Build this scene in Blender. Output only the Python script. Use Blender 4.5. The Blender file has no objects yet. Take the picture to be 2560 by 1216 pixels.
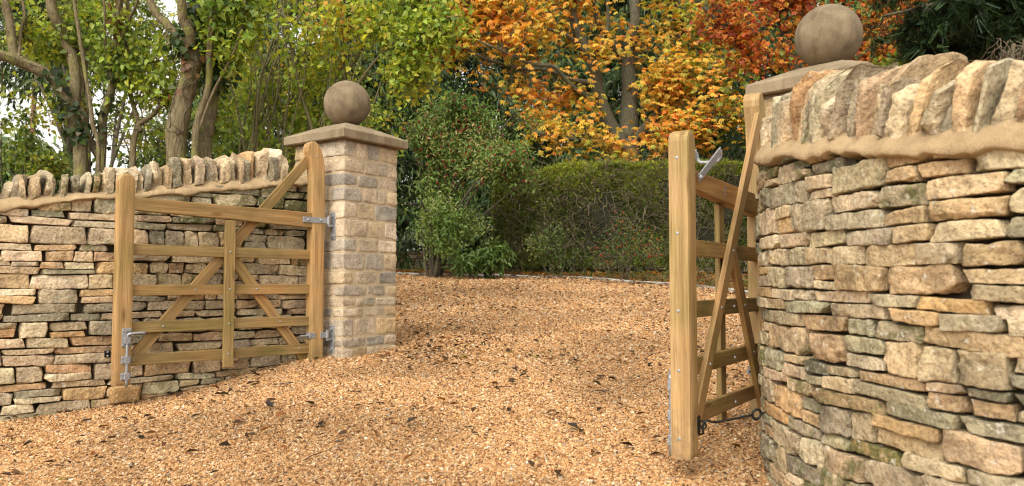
import bpy, bmesh, math, random
import numpy as np
from mathutils import Vector, Matrix

rng = np.random.default_rng(11)
random.seed(5)
SC = bpy.context.scene
COL = SC.collection
R = math.radians
PI = math.pi

# ------------------------------------------------------------------ camera
F_PX, CX, CY = 1900.0, 1280.0, 608.0
PITCH = math.atan(90.0 / F_PX)
CAM_Z = 1.0
_cp, _sp = math.cos(PITCH), math.sin(PITCH)

def at(px, py, y):
    """Point of the place at distance y that the photograph shows at (px, py)."""
    xc, yc = (px - CX) / F_PX, (CY - py) / F_PX
    d = np.array([xc, _cp - yc * _sp, _sp + yc * _cp])
    return d * (y / d[1]) + np.array([0, 0, CAM_Z])

cam = bpy.data.cameras.new('camera')
cam.sensor_width = 36
cam.lens = F_PX / 2560 * 36
cam.clip_end = 600
cam.dof.use_dof = True
cam.dof.focus_distance = 4.9
cam.dof.aperture_fstop = 4.0
co = bpy.data.objects.new('camera', cam)
COL.objects.link(co)
co.location = (0, 0, CAM_Z)
co.rotation_euler = (PI / 2 + PITCH, 0, 0)
SC.camera = co

# ------------------------------------------------------------------ light
SUN_EL, SUN_AZ = R(48), R(205)          # azimuth clockwise from +Y: behind the camera, a little to the left
w = bpy.data.worlds.new('World')
SC.world = w
w.use_nodes = True
nt = w.node_tree
sky = nt.nodes.new('ShaderNodeTexSky')
sky.sky_type = 'NISHITA'
sky.sun_disc = False
sky.sun_elevation = SUN_EL
sky.sun_rotation = SUN_AZ
sky.air_density = 1.0
sky.dust_density = 4.0
hs = nt.nodes.new('ShaderNodeHueSaturation')
hs.inputs['Saturation'].default_value = 0.05
hs.inputs['Value'].default_value = 1.35
nt.links.new(sky.outputs[0], hs.inputs['Color'])
bg = nt.nodes['Background']
wb = nt.nodes.new('ShaderNodeMix')                  # the photograph's slightly warm white balance
wb.data_type = 'RGBA'; wb.blend_type = 'MULTIPLY'
wb.inputs[0].default_value = 1.0
wb.inputs[7].default_value = (1.0, 0.962, 0.875, 1)
nt.links.new(hs.outputs[0], wb.inputs[6])
nt.links.new(wb.outputs[2], bg.inputs[0])
bg.inputs[1].default_value = 0.15
sl = bpy.data.lights.new('sun', 'SUN')
sl.energy = 0.5
sl.angle = R(45)
sl.color = (1.0, 0.93, 0.81)
so = bpy.data.objects.new('sun', sl)
COL.objects.link(so)
sd = Vector((math.sin(SUN_AZ) * math.cos(SUN_EL), math.cos(SUN_AZ) * math.cos(SUN_EL), math.sin(SUN_EL)))
so.rotation_euler = sd.to_track_quat('Z', 'Y').to_euler()
so.location = (-4, -8, 12)
SC.view_settings.view_transform = 'Standard'
SC.view_settings.look = 'None'
SC.view_settings.exposure = 0.86
SC.view_settings.gamma = 1
SC.cycles.max_bounces = 6
SC.cycles.diffuse_bounces = 3
SC.cycles.glossy_bounces = 2
SC.cycles.transmission_bounces = 4
SC.cycles.use_denoising = True
SC.cycles.filter_width = 1.15

# ------------------------------------------------------------------ noise
def _hash(ix, iy, iz, seed):
    h = (ix.astype(np.uint32) * np.uint32(374761393) + iy.astype(np.uint32) * np.uint32(668265263)
         + iz.astype(np.uint32) * np.uint32(2147483647) + np.uint32((seed * 144665 + 1013) & 0xffffffff))
    h = (h ^ (h >> np.uint32(13))) * np.uint32(1274126177)
    h = h ^ (h >> np.uint32(16))
    h = (h * np.uint32(2246822519)) ^ (h >> np.uint32(11))
    return (h & np.uint32(0xffffff)).astype(np.float64) / float(0xffffff)

def vnoise(p, seed=0):
    p = np.asarray(p, dtype=np.float64)
    i = np.floor(p).astype(np.int64)
    f = p - i
    f = f * f * (3 - 2 * f)
    out = 0
    for dx in (0, 1):
        for dy in (0, 1):
            for dz in (0, 1):
                wgt = (f[..., 0] if dx else 1 - f[..., 0]) * (f[..., 1] if dy else 1 - f[..., 1]) * (f[..., 2] if dz else 1 - f[..., 2])
                out = out + wgt * _hash(i[..., 0] + dx, i[..., 1] + dy, i[..., 2] + dz, seed)
    return out * 2 - 1

def fbm(p, seed=0, octaves=3):
    s, a, t = 0, 1.0, 0
    p = np.asarray(p, dtype=np.float64)
    for o in range(octaves):
        s = s + a * vnoise(p * (2.03 ** o) + o * 17.3, seed + o)
        t += a
        a *= 0.5
    return s / t

def smooth(a, b, x):
    t = np.clip((np.asarray(x, float) - a) / (b - a), 0, 1)
    return t * t * (3 - 2 * t)

def unit(v):
    v = np.asarray(v, float)
    return v / np.maximum(np.linalg.norm(v, axis=-1, keepdims=True), 1e-9)

# ------------------------------------------------------------------ meshes
class Acc:
    """Collects shapes that belong to ONE part, then links them as one mesh object."""
    def __init__(self):
        self.v, self.c, self.q, self.t, self.n = [], [], [], [], 0
    def add(self, v, quads=None, tris=None, col=(1, 1, 1, 0)):
        v = np.asarray(v, float).reshape(-1, 3)
        c = np.asarray(col, float)
        if c.ndim == 1:
            c = np.tile(c, (len(v), 1))
        if c.shape[1] == 3:
            c = np.hstack([c, np.zeros((len(c), 1))])
        self.v.append(v); self.c.append(c)
        if quads is not None and len(quads):
            self.q.append(np.asarray(quads, np.int64).reshape(-1, 4) + self.n)
        if tris is not None and len(tris):
            self.t.append(np.asarray(tris, np.int64).reshape(-1, 3) + self.n)
        self.n += len(v)
    def mesh(self, name, mats, smooth_shade=True):
        me = bpy.data.meshes.new(name)
        v = np.vstack(self.v) if self.v else np.zeros((0, 3))
        q = np.vstack(self.q) if self.q else np.zeros((0, 4), np.int64)
        t = np.vstack(self.t) if self.t else np.zeros((0, 3), np.int64)
        me.vertices.add(len(v))
        me.vertices.foreach_set('co', v.astype(np.float32).ravel())
        loops = np.concatenate([q.ravel(), t.ravel()]).astype(np.int32)
        me.loops.add(len(loops))
        me.loops.foreach_set('vertex_index', loops)
        tot = np.concatenate([np.full(len(q), 4), np.full(len(t), 3)]).astype(np.int32)
        st = np.concatenate([[0], np.cumsum(tot)[:-1]]).astype(np.int32) if len(tot) else np.zeros(0, np.int32)
        me.polygons.add(len(tot))
        me.polygons.foreach_set('loop_start', st)
        me.polygons.foreach_set('loop_total', tot)
        me.polygons.foreach_set('use_smooth', np.full(len(tot), smooth_shade, dtype=bool))
        me.update(calc_edges=True)
        a = me.color_attributes.new('tint', 'FLOAT_COLOR', 'POINT')
        a.data.foreach_set('color', np.vstack(self.c).astype(np.float32).ravel())
        for m in (mats if isinstance(mats, (list, tuple)) else [mats]):
            me.materials.append(m)
        return me
    def build(self, name, mat, parent=None, smooth_shade=True, loc=None, crease=None):
        me = self.mesh(name, mat, smooth_shade)
        if crease:
            me.set_sharp_from_angle(angle=crease)
        o = bpy.data.objects.new(name, me)
        COL.objects.link(o)
        if loc is not None:
            o.location = loc
        if parent is not None:
            o.parent = parent
        return o

def tag(o, label=None, cat=None, group=None, kind=None):
    if label: o['label'] = label
    if cat: o['category'] = cat
    if group: o['group'] = group
    if kind: o['kind'] = kind
    return o

def empty(name, loc, rz=0.0):
    o = bpy.data.objects.new(name, None)
    COL.objects.link(o)
    o.location = loc
    o.rotation_euler = (0, 0, rz)
    o.empty_display_size = 0.2
    return o

def tube(acc, pts, rad, sides=8, col=(1, 1, 1, 0), rough=0.0, seed=0, cap=True):
    pts = np.asarray(pts, float)
    n = len(pts)
    rad = np.broadcast_to(np.asarray(rad, float), (n,))
    tan = unit(np.gradient(pts, axis=0))
    ref = np.array([0.31, 0.17, 0.93]) if abs(unit(pts[-1] - pts[0])[2]) < 0.8 else np.array([0.9, 0.4, 0.13])
    a = unit(np.cross(tan, ref)); b = np.cross(tan, a)
    th = np.linspace(0, 2 * PI, sides, endpoint=False)
    ring = np.cos(th)[None, :, None] * a[:, None, :] + np.sin(th)[None, :, None] * b[:, None, :]
    rr = np.broadcast_to(rad[:, None], (n, sides)).copy()
    if rough > 0:
        pp = pts[:, None, :] + ring * rad[:, None, None]
        rr = rr * (1 + rough * fbm(pp / max(rad.max(), 1e-3) * np.array([1, 1, .35]) * 1.1, seed, 3))
    v = pts[:, None, :] + ring * rr[:, :, None]
    idx = np.arange(n * sides).reshape(n, sides)
    q = np.stack([idx[:-1], np.roll(idx[:-1], -1, 1), np.roll(idx[1:], -1, 1), idx[1:]], -1).reshape(-1, 4)
    vv = v.reshape(-1, 3)
    tri = None
    if cap:
        vv = np.vstack([vv, pts[0], pts[-1]])
        k = n * sides
        r0, r1 = idx[0], idx[-1]
        tri = np.vstack([np.stack([np.roll(r0, -1), r0, np.full(sides, k)], 1), np.stack([r1, np.roll(r1, -1), np.full(sides, k + 1)], 1)])
    acc.add(vv, q, tri, col)

def catmull(pts, per=12):
    pts = np.asarray(pts, float)
    P = np.vstack([2 * pts[0] - pts[1], pts, 2 * pts[-1] - pts[-2]])
    out = []
    for i in range(1, len(P) - 2):
        t = np.linspace(0, 1, per, endpoint=False)[:, None]
        p0, p1, p2, p3 = P[i - 1], P[i], P[i + 1], P[i + 2]
        out.append(0.5 * (2 * p1 + (p2 - p0) * t + (2 * p0 - 5 * p1 + 4 * p2 - p3) * t ** 2 + (3 * p1 - p0 - 3 * p2 + p3) * t ** 3))
    out.append(pts[-1:])
    return np.vstack(out)

# ------------------------------------------------------------------ materials
def new_mat(name):
    m = bpy.data.materials.new(name)
    m.use_nodes = True
    n = m.node_tree
    return m, n, n.nodes['Principled BSDF'], n.nodes['Material Output']

def N(nt, kind, **kw):
    x = nt.nodes.new(kind)
    for k, v in kw.items():
        if k in ('ins',):
            for a, b in v.items():
                x.inputs[a].default_value = b
        else:
            setattr(x, k, v)
    return x

def noise_node(nt, vec, scale, detail=4, rough=0.55):
    n = N(nt, 'ShaderNodeTexNoise', ins={'Scale': scale, 'Detail': detail, 'Roughness': rough})
    if vec is not None:
        nt.links.new(vec, n.inputs['Vector'])
    return n

def ramp(nt, fac, stops):
    r = N(nt, 'ShaderNodeValToRGB')
    el = r.color_ramp.elements
    while len(el) < len(stops):
        el.new(0.5)
    for e, (p, c) in zip(el, stops):
        e.position = p
        e.color = c if len(c) == 4 else (*c, 1)
    nt.links.new(fac, r.inputs[0])
    return r

def mix(nt, fac, a, b, mode='MIX'):
    m = N(nt, 'ShaderNodeMix', data_type='RGBA', blend_type=mode)
    for s, v in ((0, fac), (6, a), (7, b)):
        if hasattr(v, 'node'):
            nt.links.new(v, m.inputs[s])
        else:
            m.inputs[s].default_value = v if s == 0 else (*v, 1)[:4]
    return m.outputs[2]

def mathn(nt, op, a, b=0.0, clamp=False):
    m = N(nt, 'ShaderNodeMath', operation=op, use_clamp=clamp)
    for i, v in enumerate((a, b)):
        if hasattr(v, 'node'):
            nt.links.new(v, m.inputs[i])
        else:
            m.inputs[i].default_value = v
    return m.outputs[0]

def bump(nt, bsdf, height, strength, dist):
    b = N(nt, 'ShaderNodeBump', ins={'Strength': strength, 'Distance': dist})
    nt.links.new(height, b.inputs['Height'])
    nt.links.new(b.outputs[0], bsdf.inputs['Normal'])
    return b

def stone_mat(name, grain=60, moss_col=(.10, .115, .03), speck=0.6, bump_d=.006, vary=.5):
    """Natural stone: colour of each stone from its 'tint', with mottling, rusty veins, moss and pale lichen."""
    m, nt, b, out = new_mat(name)
    tc = N(nt, 'ShaderNodeTexCoord').outputs['Object']
    at_ = N(nt, 'ShaderNodeAttribute', attribute_name='tint')
    n1 = noise_node(nt, tc, 9, 6, .62)
    n2 = noise_node(nt, tc, grain, 5, .65)
    n3 = noise_node(nt, tc, 22, 4, .6)
    mott = ramp(nt, n1.outputs[0], [(.30, (1 - vary, 1 - vary * 1.03, 1 - vary * 1.06)), (.48, (.98, .96, .93)), (.68, (1.28, 1.25, 1.18))])
    c = mix(nt, 1.0, at_.outputs['Color'], mott.outputs[0], 'MULTIPLY')
    gr = ramp(nt, n2.outputs[0], [(.32, (.48, .46, .42)), (.48, (1, 1, 1)), (.68, (1.32, 1.3, 1.25))])
    c = mix(nt, .85, c, gr.outputs[0], 'MULTIPLY')
    n0 = noise_node(nt, tc, 3.1, 4, .6)
    wz = ramp(nt, n0.outputs[0], [(.36, (.66, .66, .62)), (.52, (1, 1, 1)), (.7, (1.08, 1.07, 1.05))])
    c = mix(nt, .9, c, wz.outputs[0], 'MULTIPLY')
    vein = ramp(nt, n3.outputs[0], [(.56, (0, 0, 0)), (.68, (1, 1, 1))])
    c = mix(nt, mathn(nt, 'MULTIPLY', vein.outputs[0], .22), c, (.44, .28, .13))
    # moss and lichen
    n4 = noise_node(nt, tc, 14, 6, .7)
    mo = mathn(nt, 'ADD', at_.outputs['Alpha'], mathn(nt, 'MULTIPLY', n4.outputs[0], 2.2))
    mm = N(nt, 'ShaderNodeMapRange', ins={'From Min': 1.38, 'From Max': 1.75, 'To Min': 0, 'To Max': .85})
    nt.links.new(mo, mm.inputs[0])
    mcol = ramp(nt, n2.outputs[0], [(.35, tuple(x * .5 for x in moss_col)), (.6, moss_col), (.75, (.27, .26, .10))])
    c = mix(nt, mm.outputs[0], c, mcol.outputs[0])
    n5 = noise_node(nt, tc, 38, 3, .6)
    li = ramp(nt, n5.outputs[0], [(.62, (0, 0, 0)), (.69, (1, 1, 1))])
    c = mix(nt, mathn(nt, 'MULTIPLY', li.outputs[0], speck), c, (.56, .53, .45))
    nt.links.new(c, b.inputs['Base Color'])
    b.inputs['Roughness'].default_value = .9
    b.inputs['Specular IOR Level'].default_value = .25
    h = mathn(nt, 'ADD', mathn(nt, 'MULTIPLY', n2.outputs[0], .6), n3.outputs[0])
    bump(nt, b, h, 1.0, bump_d)
    return m

def leaf_mat(name, transl=.35, rough=.5, spec=.35):
    m, nt, b, out = new_mat(name)
    a = N(nt, 'ShaderNodeAttribute', attribute_name='tint')
    nt.links.new(a.outputs['Color'], b.inputs['Base Color'])
    b.inputs['Roughness'].default_value = rough
    b.inputs['Specular IOR Level'].default_value = spec
    t = N(nt, 'ShaderNodeBsdfTranslucent')
    tcol = mix(nt, 1.0, a.outputs['Color'], (1.15, 1.1, .6), 'MULTIPLY')
    nt.links.new(tcol, t.inputs['Color'])
    ms = N(nt, 'ShaderNodeMixShader', ins={0: transl})
    nt.links.new(b.outputs[0], ms.inputs[1]); nt.links.new(t.outputs[0], ms.inputs[2])
    nt.links.new(ms.outputs[0], out.inputs['Surface'])
    return m

def bark_mat(name, dark, light, moss=(.17, .19, .04), moss_amt=.5, scale=1.0):
    m, nt, b, out = new_mat(name)
    tc = N(nt, 'ShaderNodeTexCoord').outputs['Object']
    mp = N(nt, 'ShaderNodeMapping'); mp.inputs['Scale'].default_value = (9 * scale, 9 * scale, 1.6 * scale)
    nt.links.new(tc, mp.inputs[0])
    n1 = noise_node(nt, mp.outputs[0], 6, 6, .65)
    n2 = noise_node(nt, tc, 5 * scale, 5, .65)
    n3 = noise_node(nt, tc, 45 * scale, 4, .6)
    c = ramp(nt, n1.outputs[0], [(.33, dark), (.62, light)])
    mm = ramp(nt, n2.outputs[0], [(.52, (0, 0, 0)), (.66, (1, 1, 1))])
    cc = mix(nt, mathn(nt, 'MULTIPLY', mm.outputs[0], moss_amt), c.outputs[0], moss)
    li = ramp(nt, n3.outputs[0], [(.6, (0, 0, 0)), (.7, (1, 1, 1))])
    cc = mix(nt, mathn(nt, 'MULTIPLY', li.outputs[0], .35), cc, (.42, .42, .34))
    nt.links.new(cc, b.inputs['Base Color'])
    b.inputs['Roughness'].default_value = .9
    b.inputs['Specular IOR Level'].default_value = .2
    bump(nt, b, mathn(nt, 'ADD', n1.outputs[0], mathn(nt, 'MULTIPLY', n3.outputs[0], .4)), .9, .02)
    return m

def wood_mat(name, foot=False):
    """Pressure-treated softwood, grain along local X."""
    m, nt, b, out = new_mat(name)
    tc = N(nt, 'ShaderNodeTexCoord').outputs['Object']
    oi = N(nt, 'ShaderNodeObjectInfo')
    off = N(nt, 'ShaderNodeCombineXYZ')
    for k in range(3):
        nt.links.new(mathn(nt, 'MULTIPLY', oi.outputs['Random'], 13.7 * (k + 1)), off.inputs[k])
    va = N(nt, 'ShaderNodeVectorMath', operation='ADD')
    nt.links.new(tc, va.inputs[0]); nt.links.new(off.outputs[0], va.inputs[1])
    mp = N(nt, 'ShaderNodeMapping'); mp.inputs['Scale'].default_value = (1.3, 34, 34)
    nt.links.new(va.outputs[0], mp.inputs[0])
    mp2 = N(nt, 'ShaderNodeMapping'); mp2.inputs['Scale'].default_value = (5, 160, 160)
    nt.links.new(va.outputs[0], mp2.inputs[0])
    g1 = noise_node(nt, mp.outputs[0], 1.0, 4, .55)
    g1.inputs['Distortion'].default_value = .6
    g2 = noise_node(nt, mp2.outputs[0], 1.0, 4, .6)
    blot = noise_node(nt, va.outputs[0], 3.2, 3, .5)
    c = ramp(nt, g1.outputs[0], [(.24, (.25, .16, .072)), (.45, (.32, .208, .095)), (.58, (.385, .26, .125)), (.78, (.45, .32, .165))])
    # knots: stretched dark ellipses
    mp3 = N(nt, 'ShaderNodeMapping'); mp3.inputs['Scale'].default_value = (3.4, 11, 11)
    nt.links.new(va.outputs[0], mp3.inputs[0])
    vo = N(nt, 'ShaderNodeTexVoronoi', ins={'Scale': 1.0, 'Randomness': 1.0})
    nt.links.new(mp3.outputs[0], vo.inputs['Vector'])
    kn = ramp(nt, vo.outputs['Distance'], [(.06, (1, 1, 1)), (.19, (0, 0, 0))])
    cc = mix(nt, mathn(nt, 'MULTIPLY', kn.outputs[0], .72), c.outputs[0], (.16, .075, .02))
    gf = ramp(nt, g2.outputs[0], [(.33, (.66, .63, .58)), (.6, (1.1, 1.09, 1.07))])
    cc = mix(nt, .8, cc, gf.outputs[0], 'MULTIPLY')
    bl = ramp(nt, blot.outputs[0], [(.36, (.72, .80, .62)), (.52, (1, 1, 1)), (.68, (1.14, 1.03, .92))])
    cc = mix(nt, .9, cc, bl.outputs[0], 'MULTIPLY')
    cc = mix(nt, 1, cc, oi.outputs['Color'], 'MULTIPLY')
    tone = ramp(nt, oi.outputs['Random'], [(0, (.82, .86, .78)), (.5, (1, .98, .95)), (1, (1.12, 1.02, .9))])
    cc = mix(nt, .9, cc, tone.outputs[0], 'MULTIPLY')
    # fine drying checks along the grain
    mp4 = N(nt, 'ShaderNodeMapping'); mp4.inputs['Scale'].default_value = (1.1, 52, 52)
    nt.links.new(va.outputs[0], mp4.inputs[0])
    ck = noise_node(nt, mp4.outputs[0], 1.0, 2, .5)
    cr = ramp(nt, ck.outputs[0], [(.485, (0, 0, 0)), (.5, (1, 1, 1)), (.515, (0, 0, 0))])
    pt = noise_node(nt, va.outputs[0], 5.0, 2, .5)
    ckm = mathn(nt, 'MULTIPLY', cr.outputs[0], ramp(nt, pt.outputs[0], [(.5, (0, 0, 0)), (.62, (1, 1, 1))]).outputs[0])
    cc = mix(nt, mathn(nt, 'MULTIPLY', ckm, .55), cc, (.11, .065, .03))
    if foot:                                             # splashed mud low on a post (local X runs up it)
        sx = N(nt, 'ShaderNodeSeparateXYZ'); nt.links.new(tc, sx.inputs[0])
        fm = N(nt, 'ShaderNodeMapRange', ins={'From Min': .0, 'From Max': .22, 'To Min': .75, 'To Max': 0})
        nt.links.new(sx.outputs[0], fm.inputs[0])
        fn = noise_node(nt, va.outputs[0], 24, 5, .7)
        fmm = mathn(nt, 'MULTIPLY', fm.outputs[0], ramp(nt, fn.outputs[0], [(.42, (0, 0, 0)), (.62, (1, 1, 1))]).outputs[0])
        cc = mix(nt, fmm, cc, (.17, .11, .06))
    nt.links.new(cc, b.inputs['Base Color'])
    b.inputs['Roughness'].default_value = .62
    b.inputs['Specular IOR Level'].default_value = .3
    bump(nt, b, mathn(nt, 'ADD', g2.outputs[0], g1.outputs[0]), .35, .002)
    return m

def metal_mat(name, col, rough, metallic=.75, spangle=.25):
    m, nt, b, out = new_mat(name)
    tc = N(nt, 'ShaderNodeTexCoord').outputs['Object']
    n = noise_node(nt, tc, 90, 4, .6)
    c = ramp(nt, n.outputs[0], [(.35, tuple(x * (1 - spangle) for x in col)), (.65, col)])
    nt.links.new(c.outputs[0], b.inputs['Base Color'])
    b.inputs['Metallic'].default_value = metallic
    r = ramp(nt, n.outputs[0], [(.3, (rough * .8,) * 3), (.7, (min(1, rough * 1.25),) * 3)])
    nt.links.new(r.outputs[0], b.inputs['Roughness'])
    bump(nt, b, n.outputs[0], .15, .001)
    return m

def plain_mat(name, cols, scale, rough=.9, detail=6, bump_s=.3, bump_d=.004, streak=None):
    m, nt, b, out = new_mat(name)
    tc = N(nt, 'ShaderNodeTexCoord').outputs['Object']
    n = noise_node(nt, tc, scale, detail, .62)
    k = len(cols)
    c = ramp(nt, n.outputs[0], [(.3 + .4 * i / max(1, k - 1), x) for i, x in enumerate(cols)]).outputs[0]
    fine = noise_node(nt, tc, scale * 26, 5, .7)
    fr = ramp(nt, fine.outputs[0], [(.32, (.76, .75, .73)), (.66, (1.12, 1.12, 1.12))])
    c = mix(nt, 1, c, fr.outputs[0], 'MULTIPLY')
    if streak:
        mp = N(nt, 'ShaderNodeMapping'); mp.inputs['Scale'].default_value = (16, 16, 1.1)
        nt.links.new(tc, mp.inputs[0])
        s = noise_node(nt, mp.outputs[0], 1, 4, .6)
        sr = ramp(nt, s.outputs[0], [(.5, (1, 1, 1)), (.72, streak)])
        c = mix(nt, .9, c, sr.outputs[0], 'MULTIPLY')
    nt.links.new(c, b.inputs['Base Color'])
    b.inputs['Roughness'].default_value = rough
    b.inputs['Specular IOR Level'].default_value = .25
    bump(nt, b, mathn(nt, 'ADD', n.outputs[0], mathn(nt, 'MULTIPLY', fine.outputs[0], .55)), bump_s, bump_d)
    return m

M = {}
M['dry'] = stone_mat('dry_stone', grain=70, speck=.62, bump_d=.017, vary=.42)
M['cope'] = stone_mat('coping_stone_rock', grain=75, speck=.6, bump_d=.016, vary=.42)
M['far_stone'] = stone_mat('far_stone', grain=30, speck=.3)
M['ashlar'] = stone_mat('pillar_stone', grain=90, moss_col=(.12, .12, .06), speck=.3, bump_d=.007, vary=.25)
M['mortar'] = plain_mat('lime_mortar', [(.30, .21, .115), (.42, .30, .17), (.48, .35, .205)], 9, bump_s=.9, bump_d=.012)
M['pmortar'] = plain_mat('pillar_mortar', [(.40, .31, .20), (.47, .375, .25), (.53, .43, .295)], 9, bump_s=.6, bump_d=.004)
M['cap'] = plain_mat('cut_sandstone', [(.18, .138, .086), (.24, .185, .12), (.30, .235, .155)], 5, bump_s=.3, bump_d=.002, streak=(.62, .58, .5))
M['ball'] = plain_mat('turned_sandstone', [(.12, .092, .06), (.20, .152, .098), (.27, .21, .14)], 6, bump_s=.3, bump_d=.002, streak=(.58, .55, .48))
M['core'] = plain_mat('shaded_hearting', [(.04, .03, .02), (.085, .062, .038)], 20)  # hearting darkened so the gaps between stones read as deep shade
M['hedge_core'] = plain_mat('hedge_core_shade', [(.012, .014, .007), (.03, .03, .014)], 6)  # near-black colour standing for the shade inside the hedge
M['wood'] = wood_mat('treated_softwood')
M['post_wood'] = wood_mat('treated_softwood_post', True)
M['galv'] = metal_mat('galvanised_steel', (.36, .37, .39), .5, .6)
M['black'] = metal_mat('black_iron', (.02, .02, .02), .45, .5)
M['leaf'] = leaf_mat('leaf', .45)
M['leaf_dark'] = leaf_mat('evergreen_leaf', .15, .5, .3)
M['bark'] = bark_mat('bark_mossy', (.085, .06, .03), (.20, .16, .09), moss=(.21, .21, .045), moss_amt=.75)
M['bark_thin'] = bark_mat('bark_stem', (.10, .085, .04), (.24, .21, .115), moss_amt=.6, scale=2)
M['bark_dark'] = bark_mat('bark_dark', (.035, .028, .02), (.10, .08, .055), moss_amt=.25)
M['bark_grey'] = bark_mat('bark_grey', (.05, .045, .03), (.135, .125, .085), moss=(.15, .16, .06), moss_amt=.5)
M['bark_red'] = bark_mat('bark_pine', (.15, .07, .045), (.33, .17, .11), moss_amt=.0)
M['twig'] = bark_mat('bare_twig', (.09, .065, .04), (.24, .19, .13), moss_amt=.1, scale=3)

# ------------------------------------------------------------------ the ground
def ground_z(x, y):
    x = np.asarray(x, float); y = np.asarray(y, float)
    yy = np.clip(y, -3, None)
    z = np.where(yy < 13.3, .08 * yy, .08 * 13.3 + .03 * (np.minimum(yy, 22) - 13.3))
    side = smooth(-1.2, -2.5, x) * (1 - smooth(7.5, 11, y))
    z = z - .145 * side
    p = np.stack([x * .9, y * .9, x * 0], -1)
    rut = .010 * vnoise(np.stack([x * 2.6 + y * .5, y * 1.1, x * 0], -1), 6) + .006 * vnoise(np.stack([x * 5.5, y * 4.0, x * 0], -1), 7)
    z = z + (.014 * vnoise(p, 3) + rut * smooth(-2.6, -1.8, x)) * smooth(0, 2, y + 2) * (1 - smooth(18, 22, y))
    return z

KERB = np.array([(-9, 14.6), (-5, 13.9), (-2.08, 13.4), (-.21, 13.15), (1.43, 12.34), (2.47, 11.45), (3.2, 10.1), (3.9, 8.6), (4.6, 6.6), (5.4, 4.5)])
LEFT_EDGE = np.array([(-4., -12), (1.5, -12), (3.3, -7), (3.65, -4.3), (3.95, -3.45), (4.27, -2.92), (4.64, -2.46), (5.05, -1.95), (5.54, -1.45), (6.2, -1.5), (8, -2.3), (10, -4), (13, -7), (15, -9)])
RIGHT_EDGE = np.array([(-4., 12), (.6, 12), (1.1, 2.6), (1.3, 1.85), (1.5, 1.5), (1.75, 1.3), (2.2, 1.1), (2.8, 1.02), (3.1, 1.05), (3.5, 1.25), (3.9, 1.55), (4.5, 2.6), (6, 5), (9, 6), (15, 6)])

def kerb_y(x):
    return np.interp(x, KERB[:, 0], KERB[:, 1])

def in_drive(x, y, m=0.0):
    return (x > np.interp(y, LEFT_EDGE[:, 0], LEFT_EDGE[:, 1]) + m) & (x < np.interp(y, RIGHT_EDGE[:, 0], RIGHT_EDGE[:, 1]) - m) & (y < kerb_y(x) - .06)

def pebble_mat():
    m, nt, b, out = new_mat('pea_gravel')
    tc = N(nt, 'ShaderNodeTexCoord').outputs['Object']
    v = N(nt, 'ShaderNodeTexVoronoi', ins={'Scale': 75}); nt.links.new(tc, v.inputs['Vector'])
    sep = N(nt, 'ShaderNodeSeparateColor'); nt.links.new(v.outputs['Color'], sep.inputs[0])
    c = ramp(nt, sep.outputs[0], [(0, (.14, .07, .03)), (.15, (.27, .125, .045)), (.4, (.42, .22, .08)), (.62, (.50, .30, .125)), (.8, (.56, .40, .23)), (.95, (.60, .51, .38))]).outputs[0]
    big = noise_node(nt, tc, 2.2, 5, .6)
    c = mix(nt, 1, c, ramp(nt, big.outputs[0], [(.35, (.74, .68, .62)), (.6, (1.05, 1.02, 1))]).outputs[0], 'MULTIPLY')
    nt.links.new(c, b.inputs['Base Color'])
    b.inputs['Roughness'].default_value = .75
    bump(nt, b, mathn(nt, 'SUBTRACT', 1.0, v.outputs['Distance']), 1.0, .012)
    return m

def litter_mat():
    m, nt, b, out = new_mat('leaf_strewn_earth')
    tc = N(nt, 'ShaderNodeTexCoord').outputs['Object']
    v = N(nt, 'ShaderNodeTexVoronoi', ins={'Scale': 14}); nt.links.new(tc, v.inputs['Vector'])
    sep = N(nt, 'ShaderNodeSeparateColor'); nt.links.new(v.outputs['Color'], sep.inputs[0])
    c = ramp(nt, sep.outputs[0], [(0, (.05, .035, .02)), (.35, (.12, .06, .025)), (.6, (.24, .10, .03)), (.8, (.08, .085, .025)), (.95, (.32, .17, .05))]).outputs[0]
    big = noise_node(nt, tc, .9, 5, .6)
    c = mix(nt, ramp(nt, big.outputs[0], [(.5, (0, 0, 0)), (.62, (1, 1, 1))]).outputs[0], c, (.05, .085, .02))
    nt.links.new(c, b.inputs['Base Color'])
    b.inputs['Roughness'].default_value = .9
    bump(nt, b, v.outputs['Distance'], .6, .03)
    return m

def pebble_attr_mat():
    m, nt, b, out = new_mat('pebble')
    a = N(nt, 'ShaderNodeAttribute', attribute_name='tint')
    tc = N(nt, 'ShaderNodeTexCoord').outputs['Object']
    n = noise_node(nt, tc, 300, 3, .6)
    c = mix(nt, 1, a.outputs['Color'], ramp(nt, n.outputs[0], [(.3, (.7, .68, .66)), (.7, (1.15, 1.12, 1.1))]).outputs[0], 'MULTIPLY')
    nt.links.new(c, b.inputs['Base Color'])
    b.inputs['Roughness'].default_value = .8
    b.inputs['Specular IOR Level'].default_value = .2
    return m

def grid_sheet(xs, ys, dz, keep=None):
    X, Y = np.meshgrid(xs, ys)
    Z = ground_z(X, Y) + dz
    idx = np.arange(X.size).reshape(X.shape)
    q = np.stack([idx[:-1, :-1], idx[:-1, 1:], idx[1:, 1:], idx[1:, :-1]], -1).reshape(-1, 4)
    return np.stack([X, Y, Z], -1).reshape(-1, 3), q

a = Acc()
xs = np.concatenate([[-220, -80, -35], np.linspace(-14, 14, 71), [35, 80, 220]])
ys = np.concatenate([[-60, -15], np.linspace(-4, 24, 71), [40, 90, 260]])
v, q = grid_sheet(xs, ys, -.012)
a.add(v, q)
tag(a.build('ground', litter_mat()), kind='structure')

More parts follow.
